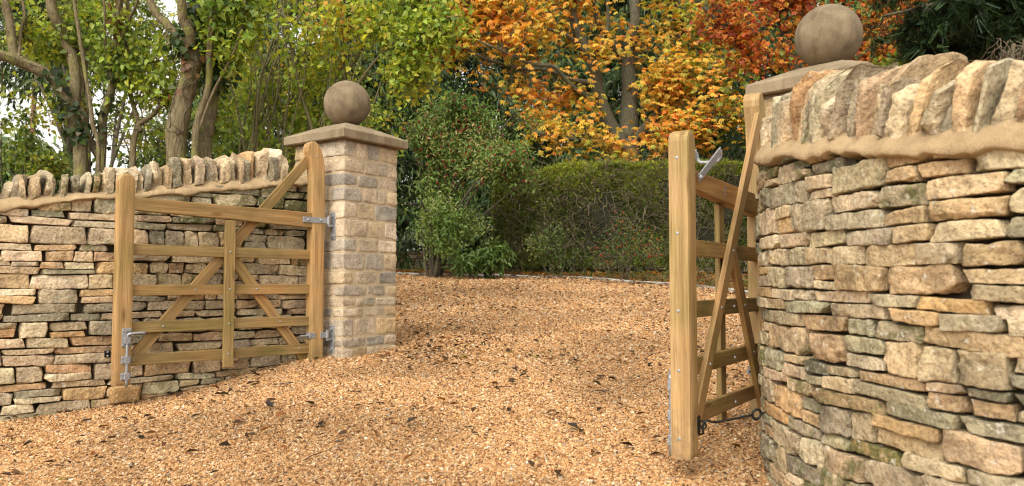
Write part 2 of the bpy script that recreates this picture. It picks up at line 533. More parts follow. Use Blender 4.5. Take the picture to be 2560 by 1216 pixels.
a = Acc()
nyr, nxr = 260, 150
rows = []
for j, y in enumerate(np.linspace(-3.5, 14, nyr)):
    xl = np.interp(y, LEFT_EDGE[:, 0], LEFT_EDGE[:, 1]) - .12
    xr = np.interp(y, RIGHT_EDGE[:, 0], RIGHT_EDGE[:, 1]) + .12
    xx = np.linspace(xl, xr, nxr)
    rows.append(np.stack([xx, np.minimum(y, kerb_y(xx) - .03), xx * 0], 1))
G = np.array(rows)
G[..., 2] = ground_z(G[..., 0], G[..., 1]) + .002
idx = np.arange(nyr * nxr).reshape(nyr, nxr)
a.add(G.reshape(-1, 3), np.stack([idx[:-1, :-1], idx[:-1, 1:], idx[1:, 1:], idx[1:, :-1]], -1).reshape(-1, 4))
tag(a.build('gravel_drive', pebble_mat()), kind='structure')

# loose pebbles: too many to count
PAL = np.array([(.12, .068, .036), (.28, .14, .06), (.43, .225, .092), (.51, .29, .128), (.56, .345, .165), (.60, .40, .215), (.63, .46, .28), (.70, .57, .40), (.74, .66, .54), (.32, .28, .23)])
PW = np.array([.06, .12, .19, .20, .18, .13, .07, .022, .008, .02]); PW /= PW.sum()
def pebbles(n, y0, y1, r0, r1):
    y = y0 + (y1 - y0) * rng.random(n)
    x = (-.80 * y) + rng.random(n) * 1.60 * y
    k = in_drive(x, y, .0)
    x, y = x[k], y[k]
    n = len(x)
    r = r0 + (r1 - r0) * rng.random(n) ** 1.6
    z = ground_z(x, y) + .002 + r * (.1 + .75 * rng.random(n))
    cube = np.array([(-1, -1, -1), (1, -1, -1), (1, 1, -1), (-1, 1, -1), (-1, -1, 1), (1, -1, 1), (1, 1, 1), (-1, 1, 1)], float) * .62
    P = cube[None] * (1 + .75 * (rng.random((n, 8, 3)) - .5))
    P = P * (r[:, None, None] * (1 + .5 * (rng.random((n, 1, 3)) - .4))) * np.array([1.2, 1.2, .85])
    an = rng.random(n) * 2 * PI; ti = rng.normal(0, .5, n)
    c, s = np.cos(an)[:, None], np.sin(an)[:, None]
    ct, st_ = np.cos(ti)[:, None], np.sin(ti)[:, None]
    X0, Y0, Z0 = P[..., 0], P[..., 1], P[..., 2]
    Y1, Z1 = Y0 * ct - Z0 * st_, Y0 * st_ + Z0 * ct
    P = np.stack([X0 * c - Y1 * s + x[:, None], X0 * s + Y1 * c + y[:, None], Z1 + z[:, None]], -1)
    f = np.array([(0, 3, 2, 1), (4, 5, 6, 7), (0, 1, 5, 4), (1, 2, 6, 5), (2, 3, 7, 6), (3, 0, 4, 7)])
    Q = (f[None] + 8 * np.arange(n)[:, None, None]).reshape(-1, 4)
    damp = .80 + .30 * smooth(-.35, .3, fbm(np.stack([x * 1.6, y * 1.6, x * 0], -1), 41, 3))
    colr = PAL[rng.choice(len(PAL), n, p=PW)] * .90 * (.72 + .5 * rng.random((n, 1))) * damp[:, None]
    return P.reshape(-1, 3), Q, np.repeat(colr, 8, 0)
a = Acc()
for args in ((135000, 2.3, 3.4, .0030, .0068), (165000, 3.4, 5.2, .0036, .0074), (95000, 5.2, 8.0, .0055, .0100), (50000, 8.0, 13.4, .008, .014)):
    v, q, c = pebbles(*args)
    a.add(v, q, None, c)
tag(a.build('gravel', pebble_attr_mat(), smooth_shade=False), kind='stuff')

# ------------------------------------------------------------------ kerb beyond the gravel
a = Acc()
kp = catmull(np.c_[KERB, np.zeros(len(KERB))], 40)
ks = np.concatenate([[0], np.cumsum(np.linalg.norm(np.diff(kp[:, :2], axis=0), axis=1))])
def slab_along(acc, path, s_of, s0, s1, half, z0, z1, col):
    n = 3
    ss = np.linspace(s0, s1, n)
    xy = np.stack([np.interp(ss, s_of, path[:, 0]), np.interp(ss, s_of, path[:, 1])], 1)
    t = unit(np.gradient(xy, axis=0)); nn = np.stack([-t[:, 1], t[:, 0]], 1)
    L, Rr = xy + nn * half, xy - nn * half
    gz = ground_z(xy[:, 0], xy[:, 1])
    V = []
    for p, ins in ((L, 0), (Rr, 0)):
        V.append(np.c_[p, gz + z0])
    Lb, Rb = xy + nn * half * .82, xy - nn * half * .82
    V += [np.c_[L, gz + z1 - .012], np.c_[Rr, gz + z1 - .012], np.c_[Lb, gz + z1], np.c_[Rb, gz + z1]]
    V = np.array(V)                    # 6 x n; solid dark core added inside the hedge to block light
    id_ = np.arange(6 * n).reshape(6, n)
    q = []
    for A, B in ((0, 2), (2, 4), (4, 5), (5, 3), (3, 1)):
        for i in range(n - 1):
            q.append((id_[A, i], id_[A, i + 1], id_[B, i + 1], id_[B, i]))
    for e in (0, n - 1):
        q.append((id_[0, e], id_[2, e], id_[3, e], id_[1, e])); q.append((id_[2, e], id_[4, e], id_[5, e], id_[3, e]))
    acc.add(V.reshape(-1, 3), q, None, col)
s = 2.0
while s < ks[-1] - 1:
    L = random.uniform(.55, .95)
    g_ = random.uniform(.8, 1.15)
    slab_along(a, kp, ks, s + .006, s + L - .006, .055 + random.uniform(-.004, .004), -.08, 0.036 + random.uniform(-.008, .006), (.30 * g_, .29 * g_, .27 * g_, .1))
    s += L
tag(a.build('kerb', M['far_stone'], smooth_shade=False), kind='structure')

# ------------------------------------------------------------------ stones
_BOX = {}
def box_grid(nx, ny, nz):
    key = (nx, ny, nz)
    if key in _BOX:
        return _BOX[key]
    ids, V, Q = {}, [], []
    def vid(i, j, k):
        t = (i, j, k)
        if t not in ids:
            ids[t] = len(V)
            V.append((2 * i / nx - 1, 2 * j / ny - 1, 2 * k / nz - 1))
        return ids[t]
    for i in range(nx):
        for j in range(ny):
            for k, fl in ((0, 1), (nz, 0)):
                f = [vid(i, j, k), vid(i + 1, j, k), vid(i + 1, j + 1, k), vid(i, j + 1, k)]
                Q.append(f[::-1] if fl else f)
    for i in range(nx):
        for k in range(nz):
            for j, fl in ((0, 0), (ny, 1)):
                f = [vid(i, j, k), vid(i + 1, j, k), vid(i + 1, j, k + 1), vid(i, j, k + 1)]
                Q.append(f[::-1] if fl else f)
    for j in range(ny):
        for k in range(nz):
            for i, fl in ((0, 1), (nx, 0)):
                f = [vid(i, j, k), vid(i, j + 1, k), vid(i, j + 1, k + 1), vid(i, j, k + 1)]
                Q.append(f[::-1] if fl else f)
    _BOX[key] = (np.array(V, float), np.array(Q))
    return _BOX[key]

def stone_shape(wx, dy, hz, res, k=9.0, planes=4, amp=.006, cut=(.78, .97), seed=0, skew=.06):
    """One quarried stone, local box wx x dy x hz centred on 0: rounded, chipped, uneven."""
    r = np.random.default_rng(seed)
    V, Q = box_grid(*res)
    V = .35 * V + .65 * np.sin(V * PI / 2)          # finer cells towards the arrises, so they stay crisp
    p = V / (np.abs(V) ** k).sum(1, keepdims=True) ** (1 / k)
    half = np.array([wx, dy, hz]) / 2
    p = p * half
    # trapezoid / skew of the outline
    a, b = r.normal(0, skew, 2)
    c = r.normal(0, skew * .7)
    p[:, 0] *= 1 + a * p[:, 2] / half[2]
    p[:, 2] *= 1 + b * p[:, 0] / half[0]
    p[:, 2] += c * hz * .5 * np.sin(p[:, 0] / half[0] * 2 + r.random() * 6)
    for _ in range(planes):
        n = unit(r.normal(0, 1, 3) * np.array([1, .9, 1]))
        sup = (np.abs(n) * half).sum()
        d = sup * r.uniform(*cut)
        over = np.maximum(p @ n - d, 0)
        p = p - over[:, None] * n
    o = r.random(3) * 90
    nn = unit(p / half)
    f1 = fbm(p * 13 + o, 5, 3); f2 = fbm(p * 48 + o, 9, 3)
    f3 = 1 - 2 * np.abs(fbm(p * 24 + o[::-1], 13, 2))      # broken, ridged face
    p = p + nn * (f1 * amp * 1.2 + f2 * amp * .7 + (f3 - .6) * amp * .8)[:, None]
    return p, Q

class WallCurve:
    def __init__(self, ctrl, sign):
        d = catmull(ctrl, 60)
        self.d = d
        self.s = np.concatenate([[0], np.cumsum(np.linalg.norm(np.diff(d[:, :2], axis=0), axis=1))])
        t = unit(np.gradient(d[:, :2], axis=0))
        self.nrm = np.stack([-t[:, 1], t[:, 0]], 1) * sign
        self.len = self.s[-1]
    def xy(self, s): return np.stack([np.interp(s, self.s, self.d[:, 0]), np.interp(s, self.s, self.d[:, 1])], -1)
    def n(self, s): return unit(np.stack([np.interp(s, self.s, self.nrm[:, 0]), np.interp(s, self.s, self.nrm[:, 1])], -1))
    def top(self, s): return np.interp(s, self.s, self.d[:, 2])
    def coph(self, s): return np.interp(s, self.s, self.d[:, 3])
    def place(self, s, off, z):
        p = self.xy(s) + self.n(s) * np.asarray(off)[..., None]
        return np.concatenate([p, np.asarray(z)[..., None]], -1)

STONE_PAL = .5 * (lambda a: a * 1.72 + a.mean(1, keepdims=True) * .36)(np.array([(.42, .285, .15), (.47, .34, .195), (.45, .345, .215), (.39, .305, .19), (.49, .31, .14), (.47, .275, .105), (.50, .385, .24), (.35, .29, .19), (.29, .25, .165), (.215, .19, .13), (.53, .43, .28), (.43, .265, .135)]))
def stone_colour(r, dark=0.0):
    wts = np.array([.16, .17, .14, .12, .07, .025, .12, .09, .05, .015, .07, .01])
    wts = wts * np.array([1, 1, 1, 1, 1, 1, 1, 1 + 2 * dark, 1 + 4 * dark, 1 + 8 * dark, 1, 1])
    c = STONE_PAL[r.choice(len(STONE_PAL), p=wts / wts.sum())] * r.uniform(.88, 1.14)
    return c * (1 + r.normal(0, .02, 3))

def wall_stones(cv, s0, s1, zlo, res, hh, ww, seed, darkfn, mossfn, xsign, gap=.0038, split=.3, wave=.014, tone=1.0, rough=.0062):
    """Courses of stones from below the ground up to the mortar bed, bent along the wall's curve."""
    r = np.random.default_rng(seed)
    acc = Acc()
    z = zlo
    ztop = cv.d[:, 2].max()
    cells = []
    while z < ztop:
        h = r.choice(hh) * r.uniform(.9, 1.12)
        s = s0 - r.random() * .2
        while s < s1:
            w_ = r.uniform(*ww) * (1.0 if h < .06 else .9) * (1.25 if r.random() < .15 else 1)
            if h > .07 and r.random() < split:
                f = r.uniform(.35, .65)
                for (za, zb) in ((0, f), (f, 1)):
                    if r.random() < .3 and w_ > .2:
                        g = r.uniform(.35, .65)
                        cells.append((s, s + w_ * g, z + h * za, z + h * zb)); cells.append((s + w_ * g, s + w_, z + h * za, z + h * zb))
                    else:
                        cells.append((s, s + w_, z + h * za, z + h * zb))
            else:
                if h > .06 and w_ > .2 and r.random() < .25:
                    g = r.uniform(.4, .6)
                    cells.append((s, s + w_ * g, z, z + h)); cells.append((s + w_ * g, s + w_, z, z + h))
                else:
                    cells.append((s, s + w_, z, z + h))
            s += w_
        z += h
    for (sa, sb, za, zb) in cells:
        sc, zc = (sa + sb) / 2, (za + zb) / 2
        zw = wave * float(vnoise(np.array([sc * 1.3, zc * 2.2, seed * 3.1]), 21)) + .5 * wave * float(vnoise(np.array([sc * 4.3, zc * 5.2, 7.1]), 23))
        lim = cv.top(sc) - .022 + .006 * math.sin(sc * 9)
        if sa < s0 - .15 or za + zw > lim - .024:
            continue
        if zb + zw > lim:
            zb = lim - zw; zc = (za + zb) / 2
        xy = cv.xy(sc)
        if zb < ground_z(xy[0], xy[1]) - .1:
            continue
        w_, h = sb - sa - gap * r.uniform(.5, 1.8), zb - za - gap * r.uniform(.4, 1.7)
        dep = .16
        if r.random() < .22: w_ *= r.uniform(.9, .97)
        p, Q = stone_shape(w_, dep, h, res, k=r.uniform(13, 30), planes=r.integers(4, 9), amp=min(rough, h * .10), seed=int(r.integers(1 << 30)), cut=(.79, .99), skew=.06)
        rot = r.normal(0, .026)
        lx, lz = p[:, 0] * math.cos(rot) - p[:, 2] * math.sin(rot), p[:, 0] * math.sin(rot) + p[:, 2] * math.cos(rot)
        off = p[:, 1] * -1.0 - dep / 2 + np.clip(r.normal(-.002, .0055), -.014, .007)
        if zb + zw > lim - .05: off = off - .010
        # batter: the face leans back a little
        zz = zc + zw + lz
        P = cv.place(sc + lx, off, zz)
        colr = stone_colour(r, darkfn(sc, zc))
        colr = colr * tone; mo = np.clip(r.normal(0, .28) + mossfn(sc, zc), -.5, .9)
        if xsign > 0: Q = Q[:, ::-1]
        acc.add(P, Q, None, np.r_[colr, mo])
    return acc

def swept(acc, cv, ss, prof, col=(1, 1, 1, 0), flip=False):
    """prof(s) -> array (k, 2) of (offset, z): a closed section swept along the wall."""
    S = [prof(s) for s in ss]
    k = len(S[0]); n = len(ss)
    V = np.array([cv.place(np.full(k, s), p[:, 0], p[:, 1]) for s, p in zip(ss, S)])
    idx = np.arange(n * k).reshape(n, k)
    q = np.stack([idx[:-1], np.roll(idx[:-1], -1, 1), np.roll(idx[1:], -1, 1), idx[1:]], -1).reshape(-1, 4)
    q = np.vstack([q] + [np.array([[idx[e, 0], idx[e, j], idx[e, j + 1], idx[e, min(j + 2, k - 1)]] for j in range(1, k - 1, 2) if j + 2 <= k - 1]) for e in (0, -1)])
    if flip: q = q[:, ::-1]
    acc.add(V.reshape(-1, 3), q, None, col)

def build_wall(name, label, ctrl, sign, zlo, res, hh, ww, seed, darkfn, mossfn, cope_w, lean, s_end, cope_res, mort=.03, split=.3, cope_from=0.0, wave=.014, tone=1.0, rough=.0062):
    cv = WallCurve(ctrl, sign)
    root = empty(name, tuple(cv.xy(cv.len * .5)) + (float(ground_z(*cv.xy(cv.len * .5))),))
    tag(root, label, 'wall')
    org = np.array(root.location)
    def fix(acc):
        for i in range(len(acc.v)):
            acc.v[i] = acc.v[i] - org
        return acc
    st = wall_stones(cv, 0.0, s_end, zlo, res, hh, ww, seed, darkfn, mossfn, sign, split=split, wave=wave, tone=tone, rough=rough)
    fix(st).build('stonework', M['dry'], root, crease=R(38))
    ss = np.arange(0, s_end, .05)
    c = Acc()
    swept(c, cv, ss, lambda s: np.array([(-.062, zlo - .1), (-.062, cv.top(s) - .02), (-.36, cv.top(s) - .03), (-.40, zlo - .1)]))
    fix(c).build('hearting', M['core'], root)
    # mortar bed under the coping
    mo = Acc()
    ss = np.arange(0, s_end, .014)
    def prof(s):
        t = cv.top(s)
        lo = mort * (1 + .5 * float(vnoise(np.array([s * 3.2, 1.7, seed]), 31)) + .35 * float(vnoise(np.array([s * 11, 4.7, seed]), 32)) + .16 * float(vnoise(np.array([s * 37, 4.7, seed]), 37)))
        lo += .35 * mort * (.5 + .5 * math.sin(s * 5.3 + seed)) ** 3
        b = .004 * float(vnoise(np.array([s * 16, 9.7, seed]), 33)) + .0045 * float(vnoise(np.array([s * 48, 3.7, seed]), 35))
        u = .010 * float(vnoise(np.array([s * 14, 2.2, seed]), 34)) + .004 * float(vnoise(np.array([s * 60, 2.2, seed]), 36))
        return np.array([(-.10, t - lo - .02), (-.012, t - lo - .006), (.005 + b, t - lo), (.008 + b, t - lo + .004), (.002 + b * 1.4, t - lo * .5), (-.020 + b, t - lo * .02 + u), (-.045, t + .022 + u),
                         (-.10, t + .035 + u), (-.33, t + .035), (-.36, t - .03)])
    swept(mo, cv, ss, prof)
    fix(mo).build('mortar_bed', M['mortar'], root)
    # coping: rough stones set on edge, each its own part
    r = np.random.default_rng(seed + 5)
    s = cope_from
    while s < s_end - .1:
        t = r.choice(cope_w) * r.uniform(.85, 1.15)
        sc = s + t / 2
        h = cv.coph(sc) * r.choice([.86, .97, 1.03, 1.1, 1.2]) * r.uniform(.95, 1.06) + .05
        dep = r.uniform(.26, .34)
        p, Q = stone_shape(t * r.uniform(.72, .93), dep, h, cope_res, k=r.uniform(12, 26), planes=int(r.integers(5, 10)), amp=min(.010, t * .13), cut=(.66, .96), seed=int(r.integers(1 << 30)), skew=.10)
        # broken top: two or three slanting breaks that meet in a crest
        for _ in range(int(r.integers(1, 4))):
            n_ = unit(np.array([r.normal(0, .8), r.normal(-.15, .5), 1.0]))
            d_ = (h / 2) * r.uniform(.74, 1.0) * n_[2] + abs(n_[0]) * t * .18 + abs(n_[1]) * dep * .22
            over = np.maximum(p @ n_ - d_, 0)
            p = p - (over * .92)[:, None] * n_
        p[:, 0] *= 1 - .28 * np.clip(p[:, 2] / h + .1, 0, .6) * r.uniform(0, 1.2)
        le = lean + r.normal(0, .085)
        lx = p[:, 0] + (p[:, 2] + h / 2) * le
        lz = p[:, 2] + h / 2 - .025
        ly = -p[:, 1]
        off = ly - dep / 2 + r.normal(-.022, .012)
        tw = r.normal(0, .14)
        base = cv.place(np.array(sc), np.array(0.0), np.array(cv.top(sc)))
        P = cv.place(sc + lx * 1.0 + off * tw * .4, off, cv.top(sc) + lz) - base
        if sign > 0: Q = Q[:, ::-1]
        colr = stone_colour(r, .5) * .86 + np.array([.52, .42, .28]) * r.uniform(.02, .30)
        ca = Acc()
        ca.add(P, Q, None, np.r_[colr, np.clip(r.normal(-.1, .32), -.5, .8)])
        ca.build('coping_stone', M['cope'], root, loc=tuple(base - org), crease=R(32))
        s += t * r.uniform(.88, 1.0)
    return cv, root

LCTRL = [(-1.38, 5.60, 1.735, .19), (-1.9, 5.05, 1.640, .165), (-2.41, 4.64, 1.527, .14), (-2.87, 4.27, 1.432, .132), (-3.4, 3.95, 1.36, .13), (-4.2, 3.65, 1.28, .13)]
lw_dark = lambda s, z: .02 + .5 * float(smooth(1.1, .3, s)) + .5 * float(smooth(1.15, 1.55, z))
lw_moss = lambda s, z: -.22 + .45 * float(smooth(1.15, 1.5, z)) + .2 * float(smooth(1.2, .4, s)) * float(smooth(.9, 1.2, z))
left_wall, lw_root = build_wall('dry_stone_wall', 'dry stone wall', LCTRL, 1, .10, (16, 5, 9), [.042, .05, .062, .08, .092, .10], (.15, .36), 3,
                       lw_dark, lw_moss, [.036, .045, .052, .062, .075], -.05, 3.35, (9, 11, 14), mort=.040, tone=1.12, cope_from=.28)
lw_root['label'] = 'dry stone wall behind the gate seen face on, small thin coping stones along its top'
RCTRL = [(1.52, 3.92, 1.60, .085), (1.36, 3.72, 1.58, .085), (1.12, 3.32, 1.545, .10), (1.0, 3.1, 1.53, .125), (.965, 2.8, 1.49, .175), (.985, 2.5, 1.45, .205), (1.04, 2.2, 1.405, .180), (1.13, 1.95, 1.375, .155), (1.25, 1.75, 1.372, .135), (1.45, 1.5, 1.36, .17), (1.8, 1.3, 1.35, .17), (2.4, 1.18, 1.34, .17)]
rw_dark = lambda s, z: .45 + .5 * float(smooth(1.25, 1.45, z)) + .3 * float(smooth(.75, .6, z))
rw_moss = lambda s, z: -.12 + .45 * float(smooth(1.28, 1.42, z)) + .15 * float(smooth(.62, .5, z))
right_wall, rw_root = build_wall('dry_stone_wall', 'near curved dry stone wall bulging beside the gate seen end on, big leaning coping stones', RCTRL, -1, -.1, (26, 6, 14), [.042, .05, .062, .078, .092, .108], (.12, .31), 8,
                        rw_dark, rw_moss, [.036, .043, .050, .060, .074], .30, 3.9, (14, 16, 20), mort=.048, split=.38, wave=.022, tone=np.array([.97, .975, .95]), rough=.0088)

# ------------------------------------------------------------------ gate pillars
def bm_obj(name, bm, mat, parent=None, smooth_shade=False, loc=None):
    me = bpy.data.meshes.new(name)
    bm.normal_update()
    bm.to_mesh(me); bm.free()
    me.materials.append(mat)
    for p in me.polygons:
        p.use_smooth = smooth_shade
    o = bpy.data.objects.new(name, me)
    COL.objects.link(o)
    if loc is not None: o.location = loc
    if parent is not None: o.parent = parent
    return o

def bm_box(bm, x0, x1, y0, y1, z0, z1, bev=0.0, seg=2):
    r = bmesh.ops.create_cube(bm, size=1)
    vs = r['verts']
    bmesh.ops.scale(bm, verts=vs, vec=(x1 - x0, y1 - y0, z1 - z0))
    bmesh.ops.translate(bm, verts=vs, vec=((x0 + x1) / 2, (y0 + y1) / 2, (z0 + z1) / 2))
    if bev > 0:
        es = list({e for v in vs for e in v.link_edges})
        bmesh.ops.bevel(bm, geom=es, offset=bev, segments=seg, affect='EDGES', profile=.5)
    return bm

ASH = np.array([(.46, .37, .275), (.49, .405, .31), (.43, .355, .27), (.47, .37, .25), (.40, .345, .28), (.52, .435, .34), (.275, .255, .225), (.33, .295, .25), (.46, .34, .20)])
def pillar(name, label, x, y, rz, zbase, ztop, W, seed, ball_label):
    r = np.random.default_rng(seed)
    root = empty(name, (x, y, zbase), rz)
    tag(root, label, 'gate pillar')
    H = ztop - zbase
    co_ = Acc()
    V, Q = box_grid(8, 8, 24)
    p = V * np.array([W / 2, W / 2, H / 2 + .1]) + np.array([0, 0, H / 2 - .1])
    p = p + unit(p * np.array([1, 1, 0])) * (.002 * fbm(p * 15, 3, 3))[:, None]
    co_.add(p, Q)
    co_.build('mortar', M['pmortar'], root)
    st = Acc()
    hs = np.array([62, 56, 48, 55, 62, 68, 50, 67, 50, 45, 36, 40, 67, 38, 45, 50], float)
    hs = hs / hs[:15].sum() * (H + .02)
    z = H - .004
    def put(cx, cy, z0, wx, wy, h):
        cc = ASH[r.choice(len(ASH), p=[.16, .16, .14, .09, .1, .1, .13, .08, .04])] * r.uniform(.9, 1.1)
        res = (max(6, int(wx / .012)), max(6, int(wy / .012)), max(6, int(h / .011)))
        P, Qs = stone_shape(wx, wy, h, res, k=r.uniform(14, 26), planes=int(r.integers(3, 7)), amp=.0048, cut=(.89, .99), seed=int(r.integers(1 << 30)), skew=.045)
        st.add(P + np.array([cx, cy, z0]), Qs, None, np.r_[cc, np.clip(r.normal(-.45, .15), -.6, .2) + (.45 if z0 < .12 else 0)])
    pr = .005
    for i, h in enumerate(hs):
        if z < -.1: break
        jh = h - r.uniform(.013, .022)
        zc = z - h / 2
        alt = i % 2
        d = []
        for cidx in range(4):
            a_, b_ = (r.uniform(.17, .24), r.uniform(.09, .13)) if (alt + cidx) % 2 else (r.uniform(.09, .13), r.uniform(.17, .24))
            d.append((a_, b_))
        for cidx, (sx, sy) in enumerate(((1, 1), (-1, 1), (-1, -1), (1, -1))):
            a_, b_ = d[cidx]
            put(sx * (W / 2 + pr - a_ / 2), sy * (W / 2 + pr - b_ / 2), zc, a_, b_, jh)
        # fill the faces between the corner stones
        for (ax, sgn, c1, c2) in ((0, 1, 1, 0), (0, -1, 2, 3), (1, 1, 3, 0), (1, -1, 2, 1)):
            lo = -(W / 2 + pr) + d[c1][ax] + .018
            hi = (W / 2 + pr) - d[c2][ax] - .018
            cuts = [lo, hi]
            if hi - lo > .24 or (hi - lo > .17 and r.random() < .6):
                mid = lo + (hi - lo) * r.uniform(.36, .64)
                cuts = [lo, mid, hi]
            for q0, q1 in zip(cuts[:-1], cuts[1:]):
                g0 = 0 if q0 == lo else .009
                g1 = 0 if q1 == hi else .009
                ln = q1 - q0 - g0 - g1
                ctr = (q0 + g0 + q1 - g1) / 2
                off = sgn * (W / 2 + pr + r.normal(0, .0015) - .04)
                if ax == 0: put(ctr, off, zc, ln, .08, jh)
                else: put(off, ctr, zc, .08, ln, jh)
        z -= h
    st.build('stonework', M['ashlar'], root, crease=R(40))
    # cap: weathered slab, shallow pyramid, drip moulding below
    cw = .33
    bm = bmesh.new()
    rings = [(cw - .05, 0.001), (cw - .035, -.002), (cw - .006, -.002), (cw, .004), (cw, .058), (cw - .006, .066), (.12, .158), (.0, .166)]
    prev = None
    for hw, zz in rings:
        if hw == 0:
            c_ = bm.verts.new((0, 0, zz))
            for k in range(4): bm.faces.new((prev[k], prev[(k + 1) % 4], c_))
            break
        cur = [bm.verts.new((sx * hw, sy * hw, zz)) for sx, sy in ((1, 1), (-1, 1), (-1, -1), (1, -1))]
        if prev:
            for k in range(4): bm.faces.new((prev[k], prev[(k + 1) % 4], cur[(k + 1) % 4], cur[k]))
        else:
            bm.faces.new(cur[::-1])
        prev = cur
    cap = bm_obj('cap', bm, M['cap'], root, loc=(0, 0, H))
    bm = bmesh.new()
    bmesh.ops.create_uvsphere(bm, u_segments=72, v_segments=48, radius=.1775)
    for v_ in bm.verts:
        v_.co.z = max(v_.co.z, -.174)
        n_ = float(vnoise(np.array(v_.co) * 9, 3))
        v_.co += v_.co.normalized() * .0008 * n_
    ball = bm_obj('ball_finial', bm, M['ball'], root, smooth_shade=True, loc=(0, 0, H + .161 + .1755))
    return root, H

LP = (-1.268, 5.79); LPR = R(10 + 45)
RP = (1.768, 4.19); RPR = R(45)
lp, lpH = pillar('gate_pillar', 'pale squared-stone gate pillar standing clear beside the gravel, topped by the farther stone ball', LP[0], LP[1], LPR, float(ground_z(*LP)) - .02, 2.008, .535, 4, '')
rp, rpH = pillar('gate_pillar', 'gate pillar mostly hidden behind the curved wall, topped by the nearer, larger-looking stone ball', RP[0], RP[1], RPR, float(ground_z(*RP)) - .02, 2.015, .535, 9, '')

# ------------------------------------------------------------------ wooden gates
def bar(name, parent, p0, p1, wz, ty, mat=None, bev=.004, up=(0, 0, 1), taper=None, lab=None):
    """A plank from p0 to p1 (gate-local); wz deep, ty thick. Local X runs along the grain."""
    p0, p1 = Vector(p0), Vector(p1)
    L = (p1 - p0).length
    xa = (p1 - p0).normalized()
    ya = Vector((0, 1, 0)) if abs(xa.y) < .9 else Vector((1, 0, 0))
    za = xa.cross(ya).normalized(); ya = za.cross(xa).normalized()
    if za.z < 0: za, ya = -za, -ya
    bm = bmesh.new()
    bm_box(bm, 0, L, -ty / 2, ty / 2, -wz / 2, wz / 2, 0)
    if taper:
        for v_ in bm.verts:
            t = 0 if v_.co.x < L / 2 else 1
            lo, hi = taper[t]
            v_.co.z = hi if v_.co.z > 0 else lo
    if bev: bmesh.ops.bevel(bm, geom=bm.edges[:], offset=bev, segments=2, affect='EDGES', profile=.5)
    o = bm_obj(name, bm, mat or M['wood'], parent)
    m3 = Matrix((xa, ya, za)).transposed()
    o.matrix_local = Matrix.Translation(p0) @ m3.to_4x4()
    o.color = {'rail': (.80, .80, .74, 1), 'top_rail': (.84, .78, .70, 1), 'brace': (.90, .86, .80, 1), 'upright': (.92, .92, .84, 1)}.get(name, (1, 1, 1, 1))
    return o

def outline_post(name, parent, outline, ty, bev, x0):
    """A post cut from an outline (x, z), ty thick; stored with its length on local X for the grain."""
    bm = bmesh.new()
    f = bm.faces.new([bm.verts.new((z, 0, -x)) for x, z in outline])
    ext = bmesh.ops.extrude_face_region(bm, geom=[f])
    bmesh.ops.translate(bm, verts=[e for e in ext['geom'] if isinstance(e, bmesh.types.BMVert)], vec=(0, ty, 0))
    bmesh.ops.translate(bm, verts=bm.verts[:], vec=(0, -ty / 2, 0))
    bmesh.ops.recalc_face_normals(bm, faces=bm.faces[:])
    if bev:
        es = [e for e in bm.edges if len(e.link_faces) == 2 and any(abs(fc.normal.y) > .9 for fc in e.link_faces) and e.calc_face_angle(0) > .5]
        bmesh.ops.bevel(bm, geom=es, offset=bev, segments=2, affect='EDGES', profile=.6)
    o = bm_obj(name, bm, M['post_wood'], parent)
    # local X -> up, local Z -> -x
    o.matrix_local = Matrix.Translation((x0, 0, 0)) @ Matrix(((0, 0, -1, 0), (0, 1, 0, 0), (1, 0, 0, 0), (0, 0, 0, 1)))
    return o

def dome(acc, c, ydir, r=.008, h=.005):
    n = 10
    th = np.linspace(0, 2 * PI, n, endpoint=False)
    V = [np.stack([c[0] + r * k * np.cos(th), np.full(n, c[1] + ydir * h * z), c[2] + r * k * np.sin(th)], 1) for k, z in ((1, -.4), (1, .1), (.75, .7), (.35, 1))]
    V = np.vstack(V + [np.array([[c[0], c[1] + ydir * h * 1.08, c[2]]])])
    q = [(j * n + i, j * n + (i + 1) % n, (j + 1) * n + (i + 1) % n, (j + 1) * n + i) for j in range(3) for i in range(n)]
    t = [(3 * n + i, 3 * n + (i + 1) % n, 4 * n) for i in range(n)]
    acc.add(V, q, t)

_DOME = {}
def bolt(parent, c, ydir, r=.0068, h=.0045, name='bolt_head'):
    if (r, h) not in _DOME:
        a_ = Acc(); dome(a_, (0, 0, 0), -1, r, h)
        _DOME[(r, h)] = a_.mesh(name, M['galv'])
    o = bpy.data.objects.new(name, _DOME[(r, h)])
    COL.objects.link(o); o.parent = parent
    o.location = c
    o.rotation_euler = (0, 0, 0 if ydir < 0 else PI)
    return o

